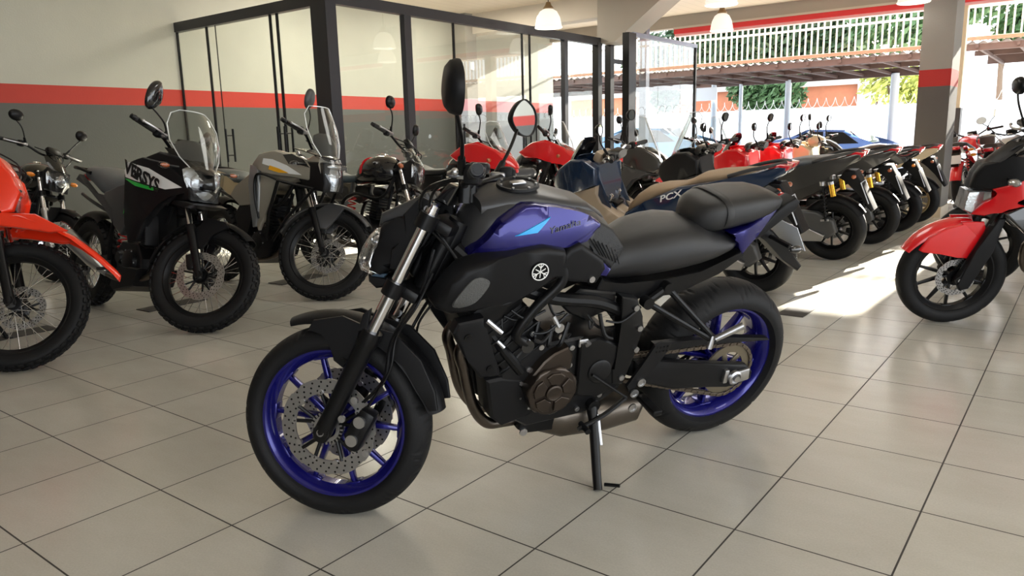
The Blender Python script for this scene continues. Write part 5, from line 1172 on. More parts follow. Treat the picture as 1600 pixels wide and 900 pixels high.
    if light:
        z = 0.86; x = wb-0.16
        if rnd:
            bm = B(); lathe(bm, [(0.0, -0.11), (0.05, -0.10), (0.085, -0.04), (0.09, 0.0)], (x, 0, z), 32, 'x'); hl = b.add('headlight', bm, lampm or M['black'], st=True)
            bm = B(); lathe(bm, [(0.09, -0.005), (0.095, 0.004), (0.086, 0.006), (0.05, 0.02), (0, 0.025)], (x, 0, z), 32, 'x'); b.add('headlight_lens', bm, M['reflector_off'], hl, st=True)
        else:
            rows = sym_rows([(x+0.02, z+0.11, 0.075, 0.03), (x+0.055, z+0.06, 0.12, 0.05), (x+0.065, z-0.02, 0.11, 0.05), (x+0.05, z-0.09, 0.065, 0.03)])
            bm = B(); grid(bm, rows, 0.003); hl = b.add('headlight', bm, M['lens'], st=True)
            bm = B(); grid(bm, [[(p-0.022, q*0.96, r) for p, q, r in w_] for w_ in rows], 0.003); ell(bm, (x+0.03, 0, z), (0.015, 0.06, 0.04), n=8); b.add('reflector', bm, M['reflector_off'], hl, st=True)
            bm = B(); panel(bm, [(x+0.04, z-0.09), (x+0.03, z+0.09), (x-0.06, z+0.12), (x-0.13, z+0.05), (x-0.10, z-0.08)], -0.095, 0.095, 0.03); b.add('lamp_housing', bm, lampm or M['black'], hl, st=True)
            bm = B(); grid(bm, sym_rows([(x+0.045, z+0.09, 0.075, 0.05), (x+0.0, z+0.15, 0.095, 0.06), (x-0.06, z+0.21, 0.09, 0.05), (x-0.08, z+0.235, 0.05, 0.03)]), 0.005); b.add('fly_screen', bm, cowl or M['screendark'], st=True)
        bm = B(); box(bm, (xb+0.10, 0, zb-0.02), (0.05, 0.13, 0.08), 0.015, rot=(0, -0.6, 0)); b.add('instrument', bm, M['black'], st=True)
        signals(b, [(x-0.07, 0.19, z+0.02), (x-0.07, -0.19, z+0.02)], sigm or M['amber'], st=True)
    return b
# ------------------------------------------------------------------ scooters
def scooter(loc, head, lean, steer, label, bodym, seatm, innerm=None, rimm=None, screen='dark', tail=None, shocks=None, wb=1.315, F=0.285, tyre=0.11, frontm=None, name='scooter', group=None, letter=None, floorm=None, barm=None, plate=True, mir=True, naked=False, style='sport', signals_=None, boxm=None, exh=True, tall=0.0, lampm=None, wall=None):
    b = Bike(name, label, 'scooter', loc, head, lean, steer, wb, 27, group=group); R = F-0.005
    rimm = rimm or M['black']; innerm = innerm or bodym; frontm = frontm or bodym; rr = 0.185
    wheel(b, (wb, F), F, tyre, rr, 'cast', rimm, True, disc=(0.05,), disc_r=0.11, spokes=10, holes=False, groove=slick_groove)
    wheel(b, (0, R), R, tyre+0.015, rr, 'cast', rimm, False, disc=(-0.06,), disc_r=0.10, spokes=10, holes=False, groove=slick_groove)
    forks(b, (wb, F), 0.08, 0.45, 0.26, 0.014, 0.022, clamps=(0.40,), lowm=M['black'])
    mud(b, (wb, F), F+0.04, math.radians(35), math.radians(165), 0.075, frontm, drop=0.05)
    # body rear: long wedge under the seat
    def wb_(s):
        def f(c): c.y -= s*0.07*min(1, max(0, (0.25-c.x)/0.45))**1.2; return c
        return f
    up = 0.03 if style == 'adv' else 0.0
    for s in (1, -1):
        bm = B(); panel(bm, [(0.99, 0.50), (0.93, 0.585), (0.76, 0.675), (0.50, 0.785), (0.22, 0.83+up), (0.0, 0.875+up), (-0.20, 0.925+up), (-0.255, 0.92+up), (-0.235, 0.87+up), (-0.12, 0.80+up), (0.08, 0.72), (0.34, 0.62), (0.60, 0.48), (0.86, 0.36), (1.0, 0.36)], s*0.10, s*0.19, 0.03, 4, warp=wb_(s), div=1); bd = b.add('side_body', bm, bodym, ang=50)
        bm = B(); panel(bm, [(1.05, 0.40), (0.86, 0.37), (0.45, 0.42), (0.40, 0.34), (0.62, 0.24), (1.02, 0.24), (1.10, 0.32)], s*0.12, s*0.20, 0.02); b.add('footboard_side', bm, floorm or innerm)
        # leg shield and front fairing side
        fr = [(1.63, 0.765), (1.60, 0.85), (1.545, 0.90), (1.39, 0.98), (1.27, 0.985), (1.16, 0.915), (1.165, 0.785), (1.30, 0.745), (1.46, 0.70), (1.56, 0.69)]
        fl_ = [(1.56, 0.685), (1.46, 0.695), (1.30, 0.74), (1.165, 0.78), (1.18, 0.70), (1.15, 0.64), (1.04, 0.585), (0.95, 0.54), (0.96, 0.36), (1.12, 0.34), (1.18, 0.48), (1.30, 0.62), (1.44, 0.66)]
        fr = [(1.1+(x-1.1)*0.97, z) for x, z in fr]; fl_ = [(1.1+(x-1.1)*0.97, z) for x, z in fl_]
        def wf(s=s):
            def f(c): c.y -= s*0.10*min(1, max(0, (c.x-1.30)/0.32))**1.5; return c
            return f
        bm = B(); panel(bm, fr, s*0.12, s*0.215, 0.025, 4, warp=wf(), div=1); b.add('front_fairing', bm, frontm, ang=50)
        bm = B(); panel(bm, fl_, s*0.115, s*0.205, 0.02, 4, warp=wf(), div=1); b.add('lower_fairing', bm, innerm, ang=50)
        rows = None
        bm = B(); panel(bm, [(1.44, 0.80), (1.40, 0.86), (1.32, 0.88), (1.34, 0.80), (1.40, 0.76)], s*0.09, s*0.20, 0.012, 3, warp=wf(), div=1); b.add('headlight', bm, M['reflector_off'])
    bm = B(); panel(bm, [(1.16, 0.93), (1.22, 0.95), (1.22, 0.66), (1.10, 0.46), (1.02, 0.40), (1.0, 0.48), (1.12, 0.66)], -0.15, 0.15, 0.03, 4); b.add('leg_shield', bm, frontm)
    bm = B(); loft(bm, [(1.10, 0.34, 0.62, 0.09), (1.0, 0.30, 0.56, 0.11), (0.90, 0.30, 0.58, 0.12), (0.82, 0.30, 0.66, 0.13)], 20, 3); b.add('centre_tunnel', bm, floorm or innerm)
    bm = B(); box(bm, (0.98, 0, 0.30), (0.42, 0.36, 0.06), 0.015); b.add('floorboard', bm, floorm or M['matte'])
    bm = B(); box(bm, (1.38, 0, 0.72), (0.10, 0.20, 0.24), 0.03, rot=(0, -0.3, 0)); b.add('nose', bm, frontm)
    if not naked:
        if screen == 'dark': rows = sym_rows([(1.50, 0.94, 0.12, 0.08), (1.46, 1.0, 0.13, 0.08), (1.41, 1.07, 0.12, 0.08), (1.37, 1.115, 0.085, 0.05), (1.36, 1.125, 0.05, 0.03)])
        else: rows = sym_rows([(1.50, 0.94, 0.13, 0.08), (1.45, 1.04, 0.16, 0.10), (1.38, 1.17+tall, 0.16, 0.10), (1.32, 1.28+tall, 0.13, 0.08), (1.30, 1.33+tall, 0.08, 0.05)])
        screen_mesh(b, rows, M['gloss'] if screen == 'dark' else M['screen'], edge=(screen != 'dark'))
        bm = B(); grid(bm, sym_rows([(1.54, 0.84, 0.12, 0.08), (1.50, 0.94, 0.13, 0.08), (1.42, 0.99, 0.12, 0.06)]), 0.006); b.add('front_mask', bm, frontm)
        bm = B(); box(bm, (1.20, 0, 0.985), (0.07, 0.20, 0.09), 0.025, rot=(0, -0.5, 0)); b.add('dashboard', bm, innerm)
    zb = 1.02
    bar(b, [(0.98, -0.33, zb), (1.06, -0.2, zb+0.01), (1.10, -0.06, zb-0.05), (1.10, 0.06, zb-0.05), (1.06, 0.2, zb+0.01), (0.98, 0.33, zb)], barm)
    for s in (1, -1):
        controls(b, (0.97, s*0.345, zb), (1.01, s*0.24, zb), s)
        if mir: mirror(b, None, [(1.06, s*0.20, zb+0.02), (1.08, s*0.26, zb+0.12), (1.06, s*0.30, zb+0.20)], (1.05, s*0.315, zb+0.22), (-0.98, -0.1*s, 0), 0.12, 0.085, OVAL if style != 'adv' else RHOMB, s)
    if naked:
        bm = B(); loft(bm, [(1.26, 0.97, 1.05, 0.05), (1.20, 0.93, 1.09, 0.10), (1.12, 0.94, 1.08, 0.11), (1.04, 0.97, 1.04, 0.07)], 20, 2.3); hc = b.add('handlebar_cover', bm, frontm, st=True)
        bm = B(); lathe(bm, [(0.0, 0.035), (0.05, 0.03), (0.075, 0.0)], (1.23, 0, 1.01), 24, 'x'); b.add('headlight', bm, M['reflector_off'], hc, st=True)
    else:
        bm = B(); loft(bm, [(1.16, 0.96, 1.02, 0.06), (1.08, 0.95, 1.045, 0.12), (1.02, 0.97, 1.03, 0.09)], 16, 2.4); b.add('handlebar_cover', bm, M['black'] if style != 'big' else innerm, st=True)
    st = [(0.985, 0.54, 0.57, 0.05), (0.94, 0.55, 0.64, 0.11), (0.86, 0.58, 0.715, 0.15), (0.78, 0.62, 0.765, 0.155), (0.68, 0.68, 0.785, 0.155), (0.55, 0.735, 0.79, 0.15), (0.46, 0.765, 0.815, 0.145), (0.36, 0.785, 0.865, 0.14), (0.25, 0.795, 0.885, 0.14), (0.08, 0.825, 0.895, 0.13), (-0.04, 0.86, 0.897, 0.10)]
    bm = B(); loft(bm, [(x, zb_+up*(1 if x < 0.5 else 0), zt+up*(1 if x < 0.5 else 0), hw) for x, zb_, zt, hw in st], 24, 2.6); b.add('seat', bm, seatm)
    bm = B()
    for s in (1, -1):
        tube(bm, spline([(0.14, s*0.15, 0.86+up), (0.0, s*0.155, 0.90+up), (-0.14, s*0.12, 0.925+up), (-0.22, s*0.04, 0.935+up)], 5), 0.013, 8)
    b.add('grab_rail', bm, M['mattegrey'])
    # tail lamp
    for s in (1, -1):
        bm = B(); panel(bm, [(-0.08, 0.865+up), (-0.13, 0.915+up), (-0.20, 0.935+up), (-0.262, 0.925+up), (-0.25, 0.895+up), (-0.20, 0.875+up), (-0.13, 0.845+up)], s*0.01, s*0.115, 0.012); b.add('tail_light', bm, tail or M['tail'])
    # engine / transmission case, exhaust and shocks
    bm = B(); panel(bm, [(0.56, 0.40), (0.34, 0.47), (0.10, 0.45), (-0.04, 0.38), (-0.07, 0.28), (0.0, 0.22), (0.16, 0.22), (0.40, 0.26), (0.55, 0.30)], 0.065, 0.145, 0.025, 4); tc = b.add('transmission_case', bm, M['darkgrey'])
    bm = B(); box(bm, (0.03, 0.147, 0.385), (0.07, 0.004, 0.018), 0.001, rot=(0, 0.1, 0)); b.add('case_badge', bm, M['alu'], tc)
    bm = B(); panel(bm, [(0.52, 0.33), (0.36, 0.36), (0.16, 0.31), (0.02, 0.26), (0.05, 0.20), (0.30, 0.19), (0.50, 0.24)], 0.13, 0.175, 0.015); b.add('aluminium_cover', bm, M['alu'], tc)
    bm = B(); box(bm, (0.45, 0, 0.36), (0.28, 0.24, 0.22), 0.04); b.add('engine', bm, M['darkmetal'])
    for s in (1, -1):
        bm = B(); pts = [(0.02+0.10*(k/70)*0.3+0.022*math.cos(k*0.7), s*0.15+0.022*math.sin(k*0.7), 0.40+0.26*k/70) for k in range(71)]; tube(bm, pts, 0.005, 6); cyl(bm, (0.02, s*0.15, 0.38), (0.05, s*0.15, 0.70), 0.010)
        sk = b.add('rear_shock', bm, M['black'])
        if shocks:
            bm = B(); cyl(bm, (-0.04, s*0.155, 0.60), (-0.02, s*0.155, 0.70), 0.024); b.add('gold_reservoir', bm, shocks, sk); bm = B(); cyl(bm, (-0.02, s*0.155, 0.70), (-0.015, s*0.155, 0.725), 0.026); cyl(bm, (0.05, s*0.155, 0.69), (0.052, s*0.155, 0.725), 0.026); b.add('shock_cap', bm, M['alu'], sk)
    if exh:
        bm = B(); tube(bm, [(0.42, -0.15, 0.26), (0.34, -0.17, 0.27), (-0.10, -0.18, 0.36), (-0.16, -0.18, 0.37)], [0.03, 0.055, 0.055, 0.035], 16); b.add('muffler', bm, M['black'])
    mud(b, (0, R), R+0.03, math.radians(70), math.radians(150), 0.075, M['matte'], name='rear_hugger', st=False, n=14)
    bm = B(); panel(bm, [(-0.10, 0.80), (-0.19, 0.80), (-0.26, 0.66), (-0.345, 0.47), (-0.32, 0.455), (-0.22, 0.60), (-0.14, 0.70), (-0.06, 0.74)], -0.07, 0.07, 0.012); ph = b.add('plate_holder', bm, M['matte'])
    if plate:
        bm = B(); box(bm, (-0.27, 0, 0.615), (0.004, 0.175, 0.19), 0.001, rot=(0, 0.36, 0)); b.add('licence_plate', bm, M['plate'], ph)
    for s in (1, -1):
        bm = B(); ell(bm, (-0.19, s*0.12, 0.76), (0.02, 0.03, 0.018), n=8); b.add('turn_signal', bm, signals_ or M['amberdim'])
    bm = B(); tube(bm, [(0.50, 0.05, 0.24), (0.42, 0.20, 0.03)], 0.011, 8); b.add('side_stand', bm, M['black'])
    return b
def beh(b, label_, m): pass

# right-hand row: five tails in a line, fronts pointing left
s1 = scooter((-1.84, 5.30), D(180), 0.12, D(8), 'navy blue scooter with brown seat and beige floor, directly behind the big motorcycle', M['navy'], M['tan'], innerm=M['beige'], frontm=M['navy'], screen='dark', floorm=M['beige'], barm=M['chrome'])
text_obj('PCX', 0.062, M['white'], s1.root, 'lettering', basis((0.56, 0.1915, 0.715), (-1, 0.0, 0.30), (0, 0, 1)), sx=1.5, shear=0.3, bold=0.001)
scooter((-1.77, 7.01), D(180), 0.12, D(5), 'graphite scooter with gold rear shock reservoirs, first tail of the right row', M['greypaint'], M['vinylgrey'], frontm=M['matte'], screen='clear', shocks=M['gold'], style='adv')
scooter((-1.72, 8.15), D(180), 0.12, D(5), 'black scooter with red front panels and gold shocks, second tail of the right row', M['greypaint'], M['vinylgrey'], frontm=M['red'], screen='dark', shocks=M['gold'], style='adv')
scooter((-1.70, 9.22), D(180), 0.12, D(5), 'black scooter with round amber rear signals, third tail of the right row', M['gloss'], M['vinylgrey'], frontm=M['red'], screen='dark', signals_=M['amber'])
scooter((-1.68, 10.25), D(180), 0.12, D(5), 'cream scooter with cream wheel rims, parked against the grey pillar', M['cream'], M['vinylgrey'], frontm=M['cream'], rimm=M['goldrim'], naked=True, innerm=M['cream'])
# left-hand row continues behind the big motorcycle, fronts pointing right
scooter((-5.45, 7.95), D(-4), 0.12, D(15), 'dark grey touring scooter with tall clear windscreen and silver trim', M['greypaint'], M['vinylgrey'], frontm=M['greypaint'], screen='clear', tall=0.0, wb=1.45, innerm=M['darkgrey'], style='big')

def enduro_front():
    b = Bike('enduro_motorcycle', 'bright red enduro motorcycle with beak fender, cut off by the left picture edge', 'motorcycle', (-5.86, 1.42), D(0), 0.13, D(52), 1.42, 27)
    F, R = 0.345, 0.32
    front_end(b, F, 0.095, 0.272, 'wire', M['black'], [(0.98, -0.40, 1.15), (1.04, -0.22, 1.16), (1.08, -0.08, 1.08), (1.08, 0.08, 1.08), (1.04, 0.22, 1.16), (0.98, 0.40, 1.15)], ((0.96, 0.41, 1.155), (1.02, 0.28, 1.16)), None,
              knobs=48, disc=(0.06,), L=0.80, low=0.36, clamps=(0.56, 0.75), dr=0.12)
    wheel(b, (0, R), R, 0.12, 0.235, 'wire', M['black'], False, disc=(-0.07,), disc_r=0.11, knobs=38, hubm=M['darkmetal'])
    chassis(b, F, R, 0, 0, 0, 0, exm=M['silver'])
    bm = B(); rows = [[(x, w_*math.sin(t*PI/2), z-0.035*(1-math.cos(t*PI/2))) for t in [k/6-1 for k in range(13)]] for x, z, w_ in ((1.08, 0.74, 0.06), (1.20, 0.80, 0.10), (1.32, 0.83, 0.115), (1.45, 0.815, 0.11), (1.60, 0.77, 0.09), (1.72, 0.71, 0.06), (1.84, 0.635, 0.03), (1.87, 0.61, 0.012))]
    grid(bm, rows, 0.005); b.add('front_fender', bm, M['orange'], st=True)
    for s in (1, -1):
        bm = B(); panel(bm, [(1.18, 0.79), (1.40, 0.83), (1.58, 0.775), (1.50, 0.745), (1.35, 0.74), (1.2, 0.72)], s*0.085, s*0.11, 0.01, 3); b.add('fender_skirt', bm, M['orange'], st=True)
    AX_ = b.S; b.S = b.S @ Matrix.Translation((-0.14, 0, 0.0))
    bm = B(); rows = sym_rows([(1.22, 1.14, 0.07, 0.02), (1.29, 1.11, 0.11, 0.04), (1.36, 1.04, 0.12, 0.05), (1.41, 0.97, 0.115, 0.05), (1.43, 0.93, 0.07, 0.03)]); grid(bm, rows, 0.006); hm = b.add('headlight_mask', bm, M['orange'], st=True)
    rows = sym_rows([(1.425, 0.965, 0.06, 0.03), (1.44, 0.93, 0.085, 0.04), (1.445, 0.88, 0.07, 0.04), (1.43, 0.83, 0.04, 0.02)])
    bm = B(); grid(bm, rows, 0.003); hl = b.add('headlight', bm, M['lens'], hm, st=True)
    bm = B(); panel(bm, [(1.41, 0.96), (1.42, 0.84), (1.30, 0.84), (1.28, 0.96)], -0.075, 0.075, 0.02); b.add('lamp_housing', bm, M['reflector_off'], hm, st=True)
    for s in (1, -1):
        bm = B(); panel(bm, [(1.36, 1.02), (1.42, 0.94), (1.42, 0.83), (1.38, 0.80), (1.30, 0.86), (1.26, 1.0), (1.24, 1.10)], s*0.085, s*0.12, 0.012, warp=lambda v, s=s: Vector((v.x, v.y-s*max(0, v.x-1.36)*0.5, v.z)), div=1); b.add('mask_side', bm, M['orange'], hm, st=True)
    b.S = AX_
    bm = B(); loft(bm, [(1.12, 0.86, 1.00, 0.06), (1.02, 0.80, 1.05, 0.12), (0.90, 0.80, 1.04, 0.14), (0.74, 0.80, 0.96, 0.11)], 24, 2.6); b.add('fuel_tank', bm, M['orange'])
    for s in (1, -1):
        bm = B(); panel(bm, [(0.86, 0.98), (1.02, 1.03), (1.16, 0.98), (1.24, 0.86), (1.18, 0.72), (1.08, 0.66), (1.02, 0.78), (0.90, 0.88)], s*0.14, s*0.19, 0.015); b.add('tank_shroud', bm, M['orange'])
    seat(b, [(0.82, 0.86, 0.93, 0.06), (0.6, 0.84, 0.90, 0.11), (0.35, 0.84, 0.90, 0.13), (0.1, 0.88, 0.94, 0.11), (-0.1, 0.91, 0.95, 0.08)], M['vinyl'])
enduro_front()
# dark roadster behind the rally bike, tank with red band
roadster((-5.62, 4.42), D(-3), 0.15, D(30), 'dark grey road motorcycle with red tank band, between champagne bike and big motorcycle', M['gloss'], M['vinylblue'], sidem=M['greypaint'], stripe=M['red'], tubem=M['chrome'], lowm=M['alu'], rnd=False, fender=M['gloss'], zb=1.14, cowl=M['screen'], wb=1.34, sigm=M['amberdim'])
# black bike in the left corner against the wall
roadster((-8.42, 2.80), D(-2), 0.15, D(20), 'black road motorcycle with clear headlight behind the red enduro, nearest the left wall', M['gloss'], M['vinyl'], sidem=M['gloss'], tubem=M['chrome'], lowm=M['alu'], rnd=False, fender=M['matte'], zb=1.14, cowl=M['screendark'], style='wire', rimm=M['chrome'])
# two red ones by the glass office
def red_tourer(loc, head, steer, label, scr=True):
    b = roadster(loc, head, 0.13, steer, label, M['gloss'], M['vinyl'], sidem=M['black'], rnd=False, fender=M['red'], zb=1.10, cowl=M['screen'], shroud=None, name='touring_motorcycle', wb=1.40, mirs=RHOMB, sigm=M['amberdim'])
    def nz(s):
        def f(c): c.y -= s*0.34*max(0, c.x-1.05); return c
        return f
    for s in (1, -1):
        bm = B(); panel(bm, [(0.78, 0.96), (0.95, 1.06), (1.12, 1.09), (1.30, 1.02), (1.45, 0.90), (1.46, 0.83), (1.34, 0.82), (1.22, 0.88), (1.05, 0.90), (0.88, 0.90)], s*0.12, s*0.205, 0.03, 4, warp=nz(s), div=1); b.add('upper_fairing', bm, M['red'])
        bm = B(); panel(bm, [(1.10, 0.88), (1.20, 0.86), (1.14, 0.70), (1.02, 0.56), (0.96, 0.60), (1.0, 0.76)], s*0.14, s*0.19, 0.015, 3); b.add('radiator_cowl', bm, M['matte'])
    bm = B(); grid(bm, sym_rows([(1.30, 1.02, 0.11, 0.05), (1.40, 0.97, 0.11, 0.06), (1.48, 0.90, 0.08, 0.05), (1.50, 0.86, 0.04, 0.02)]), 0.005); b.add('nose', bm, M['red'])
    if scr: screen_mesh(b, sym_rows([(1.36, 0.99, 0.09, 0.06), (1.32, 1.08, 0.13, 0.08), (1.26, 1.18, 0.13, 0.08), (1.21, 1.27, 0.10, 0.06), (1.20, 1.29, 0.06, 0.04)]), M['screen'])
    bm = B()
    for s in (1, -1): tube(bm, spline([(1.10, s*0.13, 0.80), (1.14, s*0.24, 0.76), (1.10, s*0.25, 0.60), (1.0, s*0.22, 0.42)], 5), 0.012, 8)
    b.add('crash_bar', bm, M['chrome']); return b
red_tourer((-5.70, 5.62), D(-4), D(30), 'red touring motorcycle with clear screen, just right of the big motorcycle mirrors')
red_tourer((-5.62, 6.62), D(-4), D(35), 'red touring motorcycle with tall screen, further back beside the sliding glass door')
# red and black roadster at the right edge and its neighbour
br = roadster((0.66, 5.45), D(200), 0.08, D(14), 'red and black road motorcycle with red front fender, cut off by the right picture edge', M['gloss'], M['vinyl'], sidem=M['gloss'], fender=M['red'], light=False, zb=1.08, wb=1.35, tubem=M['black'], lowm=M['black'], sigm=M['lens'], dr=0.11, fend=(30, 100), mirs=OVAL)
def nose(s):
    def f(c): c.y -= s*0.42*max(0, c.x-1.08); return c
    return f
for s in (1, -1):
    bm = B(); panel(bm, [(1.575, 0.475), (1.53, 0.55), (1.44, 0.60), (1.347, 0.625), (1.27, 0.55), (1.225, 0.454), (1.30, 0.41), (1.362, 0.438), (1.463, 0.452), (1.551, 0.462)], s*0.055, s*0.082, 0.012, 3); br.add('fender_side', bm, M['red'], st=True)
    bm = B(); panel(bm, [(1.365, 0.28), (1.29, 0.48), (1.20, 0.66), (1.16, 0.66), (1.20, 0.46), (1.30, 0.25), (1.345, 0.24)], s*0.088, s*0.125, 0.012); br.add('fork_cover', bm, M['matte'], st=True)
    bm = B(); panel(bm, [(1.316, 0.80), (1.300, 0.88), (1.262, 0.94), (1.138, 0.955), (1.0, 1.0), (0.90, 0.98), (0.96, 0.88), (1.078, 0.85), (1.21, 0.79)], s*0.03, s*0.165, 0.03, 4, warp=nose(s), div=1); br.add('upper_fairing', bm, M['matte'])
    bm = B(); panel(bm, [(1.325, 0.79), (1.205, 0.79), (1.20, 0.74), (1.25, 0.705), (1.295, 0.661), (1.343, 0.686), (1.335, 0.727)], s*0.0, s*0.135, 0.015, 3, warp=nose(s), div=1); br.add('headlight', bm, M['reflector_off'])
    bm = B(); panel(bm, [(1.303, 0.660), (1.243, 0.732), (1.177, 0.770), (1.216, 0.803), (1.132, 0.835), (0.98, 0.90), (0.86, 0.94), (0.88, 0.84), (1.02, 0.79), (1.14, 0.742), (1.06, 0.72), (1.17, 0.69), (1.236, 0.655)], s*0.10, s*0.178, 0.012, 3, warp=nose(s), div=1); br.add('red_flash', bm, M['red'])
    bm = B(); panel(bm, [(1.16, 0.68), (1.02, 0.74), (0.86, 0.82), (0.70, 0.80), (0.74, 0.62), (0.92, 0.52), (1.04, 0.56)], s*0.10, s*0.168, 0.015, 3); sl = br.add('lower_fairing', bm, M['gloss'])
    bm = B(); panel(bm, [(1.02, 0.70), (0.88, 0.76), (0.76, 0.78), (0.80, 0.73), (0.94, 0.68)], s*0.165, s*0.172, 0.002); br.add('red_stripe', bm, M['red'], sl)
bm = B(); grid(bm, sym_rows([(1.27, 0.91, 0.10, 0.05), (1.22, 0.97, 0.11, 0.06), (1.15, 1.03, 0.10, 0.06), (1.12, 1.05, 0.06, 0.04)]), 0.004); br.add('fly_screen', bm, M['matte'])
bm = B(); ell(bm, (1.16, 0.27, 0.86), (0.03, 0.055, 0.022), n=8); br.add('turn_signal', bm, M['reflector_off'])
bm = B(); tube(bm, [(1.15, 0.12, 0.86), (1.16, 0.24, 0.86)], 0.008, 8); br.add('signal_stem', bm, M['black'])
roadster((0.75, 6.45), D(183), 0.14, D(-5), 'dark road motorcycle with black fender behind the red and black one at the right edge', M['matte'], M['vinyl'], fender=M['mattegrey'], rnd=False, zb=1.12, wb=1.36, barm=M['silver'], cowl=M['matte'], sidem=M['matte'])
# more distant ones by the open front
scooter((-5.1, 9.3), D(-6), 0.12, D(10), 'red scooter with rounded front shield seen through the entrance glass', M['red'], M['vinyl'], frontm=M['red'], screen='clear', innerm=M['darkgrey'])
roadster((-2.55, 12.3), D(200), 0.12, D(10), 'dark road motorcycle with oval mirrors just left of the grey pillar', M['gloss'], M['brown'], rnd=True, zb=1.06, fender=M['gloss'], sidem=M['gloss'], rack=False, wb=1.28)
roadster((-0.95, 11.6), D(80), 0.12, D(18), 'chrome-trimmed road motorcycle with brown backrest right of the pillar, facing the street', M['silver'], M['brown'], rnd=True, zb=1.08, fender=M['silver'], sidem=M['red'], rack=True, tubem=M['chrome'], lowm=M['alu'], style='wire', rimm=M['chrome'], tail=M['chrome'], wb=1.3)
roadster((-1.45, 12.6), D(85), 0.12, D(10), 'small red motorcycle in full sunlight right behind the grey pillar', M['red'], M['vinyl'], rnd=True, zb=1.05, fender=M['red'], tubem=M['chrome'], lowm=M['alu'], style='wire', rimm=M['chrome'], tail=M['red'], wb=1.25)

# black mats on the floor
def mat_piece(x, y, w_, h_, r, label):
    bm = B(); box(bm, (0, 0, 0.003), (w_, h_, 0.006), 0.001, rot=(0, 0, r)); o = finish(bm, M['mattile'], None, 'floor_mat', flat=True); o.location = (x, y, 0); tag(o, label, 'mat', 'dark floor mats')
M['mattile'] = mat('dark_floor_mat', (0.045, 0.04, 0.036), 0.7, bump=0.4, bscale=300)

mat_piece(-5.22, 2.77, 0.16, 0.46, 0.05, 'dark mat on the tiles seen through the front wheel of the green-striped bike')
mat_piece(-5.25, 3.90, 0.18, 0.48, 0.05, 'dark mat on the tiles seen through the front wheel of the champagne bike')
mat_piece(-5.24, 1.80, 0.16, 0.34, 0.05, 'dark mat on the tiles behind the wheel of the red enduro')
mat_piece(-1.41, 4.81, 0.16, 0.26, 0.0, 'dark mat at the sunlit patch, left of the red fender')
# ------------------------------------------------------------------ street side
def leaves(bm, c, r, n, size, seed):
    rnd = random.Random(seed)
    for _ in range(n):
        while True:
            v = Vector((rnd.uniform(-1, 1), rnd.uniform(-1, 1), rnd.uniform(-1, 1)))
            if 0.25 < v.length < 1: break
        p = Vector((c[0]+v.x*r[0], c[1]+v.y*r[1], c[2]+v.z*r[2])); a = Vector((rnd.gauss(0, 1), rnd.gauss(0, 1), rnd.gauss(0, 1))).normalized(); q = a.orthogonal().normalized(); s = size*rnd.uniform(0.6, 1.3)
        w_ = a.cross(q)*s*0.45; h_ = q*s
        bm.faces.new([bm.verts.new(p-h_), bm.verts.new(p+w_), bm.verts.new(p+h_), bm.verts.new(p-w_)])
def tree(x, y, blobs, m, label, trunk_h, n=900, size=0.16, seed=1, cat='tree', bark=None, name='tree'):
    r = bpy.data.objects.new(name, None); COL.objects.link(r); tag(r, label, cat)
    bm = B()
    for i, (dx, dy, z, rx, ry, rz) in enumerate(blobs): leaves(bm, (x+dx, y+dy, z), (rx, ry, rz), n, size, seed*17+i)
    finish(bm, m, r, 'foliage', flat=True)
    bm = B(); tube(bm, [(x, y, -0.1), (x+0.05, y, trunk_h*0.5), (x-0.05, y, trunk_h)], [0.16, 0.13, 0.08], 10)
    for i, (dx, dy, z, rx, ry, rz) in enumerate(blobs): tube(bm, [(x, y, trunk_h*0.7), (x+dx*0.6, y+dy*0.6, z-0.2)], [0.06, 0.03], 6)
    finish(bm, bark or M['bark'], r, 'trunk')
    return r
M['bark'] = mat('tree_bark', (0.12, 0.09, 0.07), 0.85)
M['leafdark'] = mat('dark_green_leaves', (0.035, 0.075, 0.035), 0.55)
M['leafmid'] = mat('mid_green_leaves', (0.06, 0.13, 0.05), 0.55)
M['leafpale'] = mat('pale_yellow_green_leaves', (0.32, 0.36, 0.08), 0.55)
M['frond'] = mat('dry_grey_green_fronds', (0.20, 0.22, 0.15), 0.6)
M['whitewall'] = mat('white_painted_street_wall', (0.86, 0.87, 0.88), 0.6, var=0.03, vscale=1)
M['brick'] = mat('orange_brick', (0.42, 0.16, 0.09), 0.8, var=0.15, vscale=5)
M['concrete'] = mat('pale_concrete', (0.50, 0.49, 0.47), 0.8, var=0.1, vscale=2)
M['rust'] = mat('brown_steel_beam', (0.085, 0.050, 0.042), 0.6, var=0.2, vscale=6)
M['sheet'] = mat('weathered_roof_sheet', (0.20, 0.15, 0.13), 0.6, 0.2, var=0.3, vscale=4)
M['postwhite'] = mat('pale_blue_white_post', (0.62, 0.70, 0.78), 0.5)
M['railing'] = mat('cream_white_railing', (0.62, 0.58, 0.50), 0.5)
M['wood'] = mat('brown_timber_edge', (0.28, 0.15, 0.09), 0.7, var=0.3, vscale=8)
struct('wall_street', slab(-40, 14, 27, 27.2, -0.1, 1.88), M['whitewall'])
bm = B()
for k in range(900):
    pass
pts = [(-20+0.035*k, 27.1+0.14*math.cos(k*0.75), 2.04+0.15*math.sin(k*0.75)) for k in range(900)]
tube(bm, pts, 0.008, 4); tag(finish(bm, mat('razor_wire', (0.45, 0.46, 0.47), 0.4, 0.8), None, 'razor_wire'), 'coiled razor wire running along the top of the white street wall', 'wire')
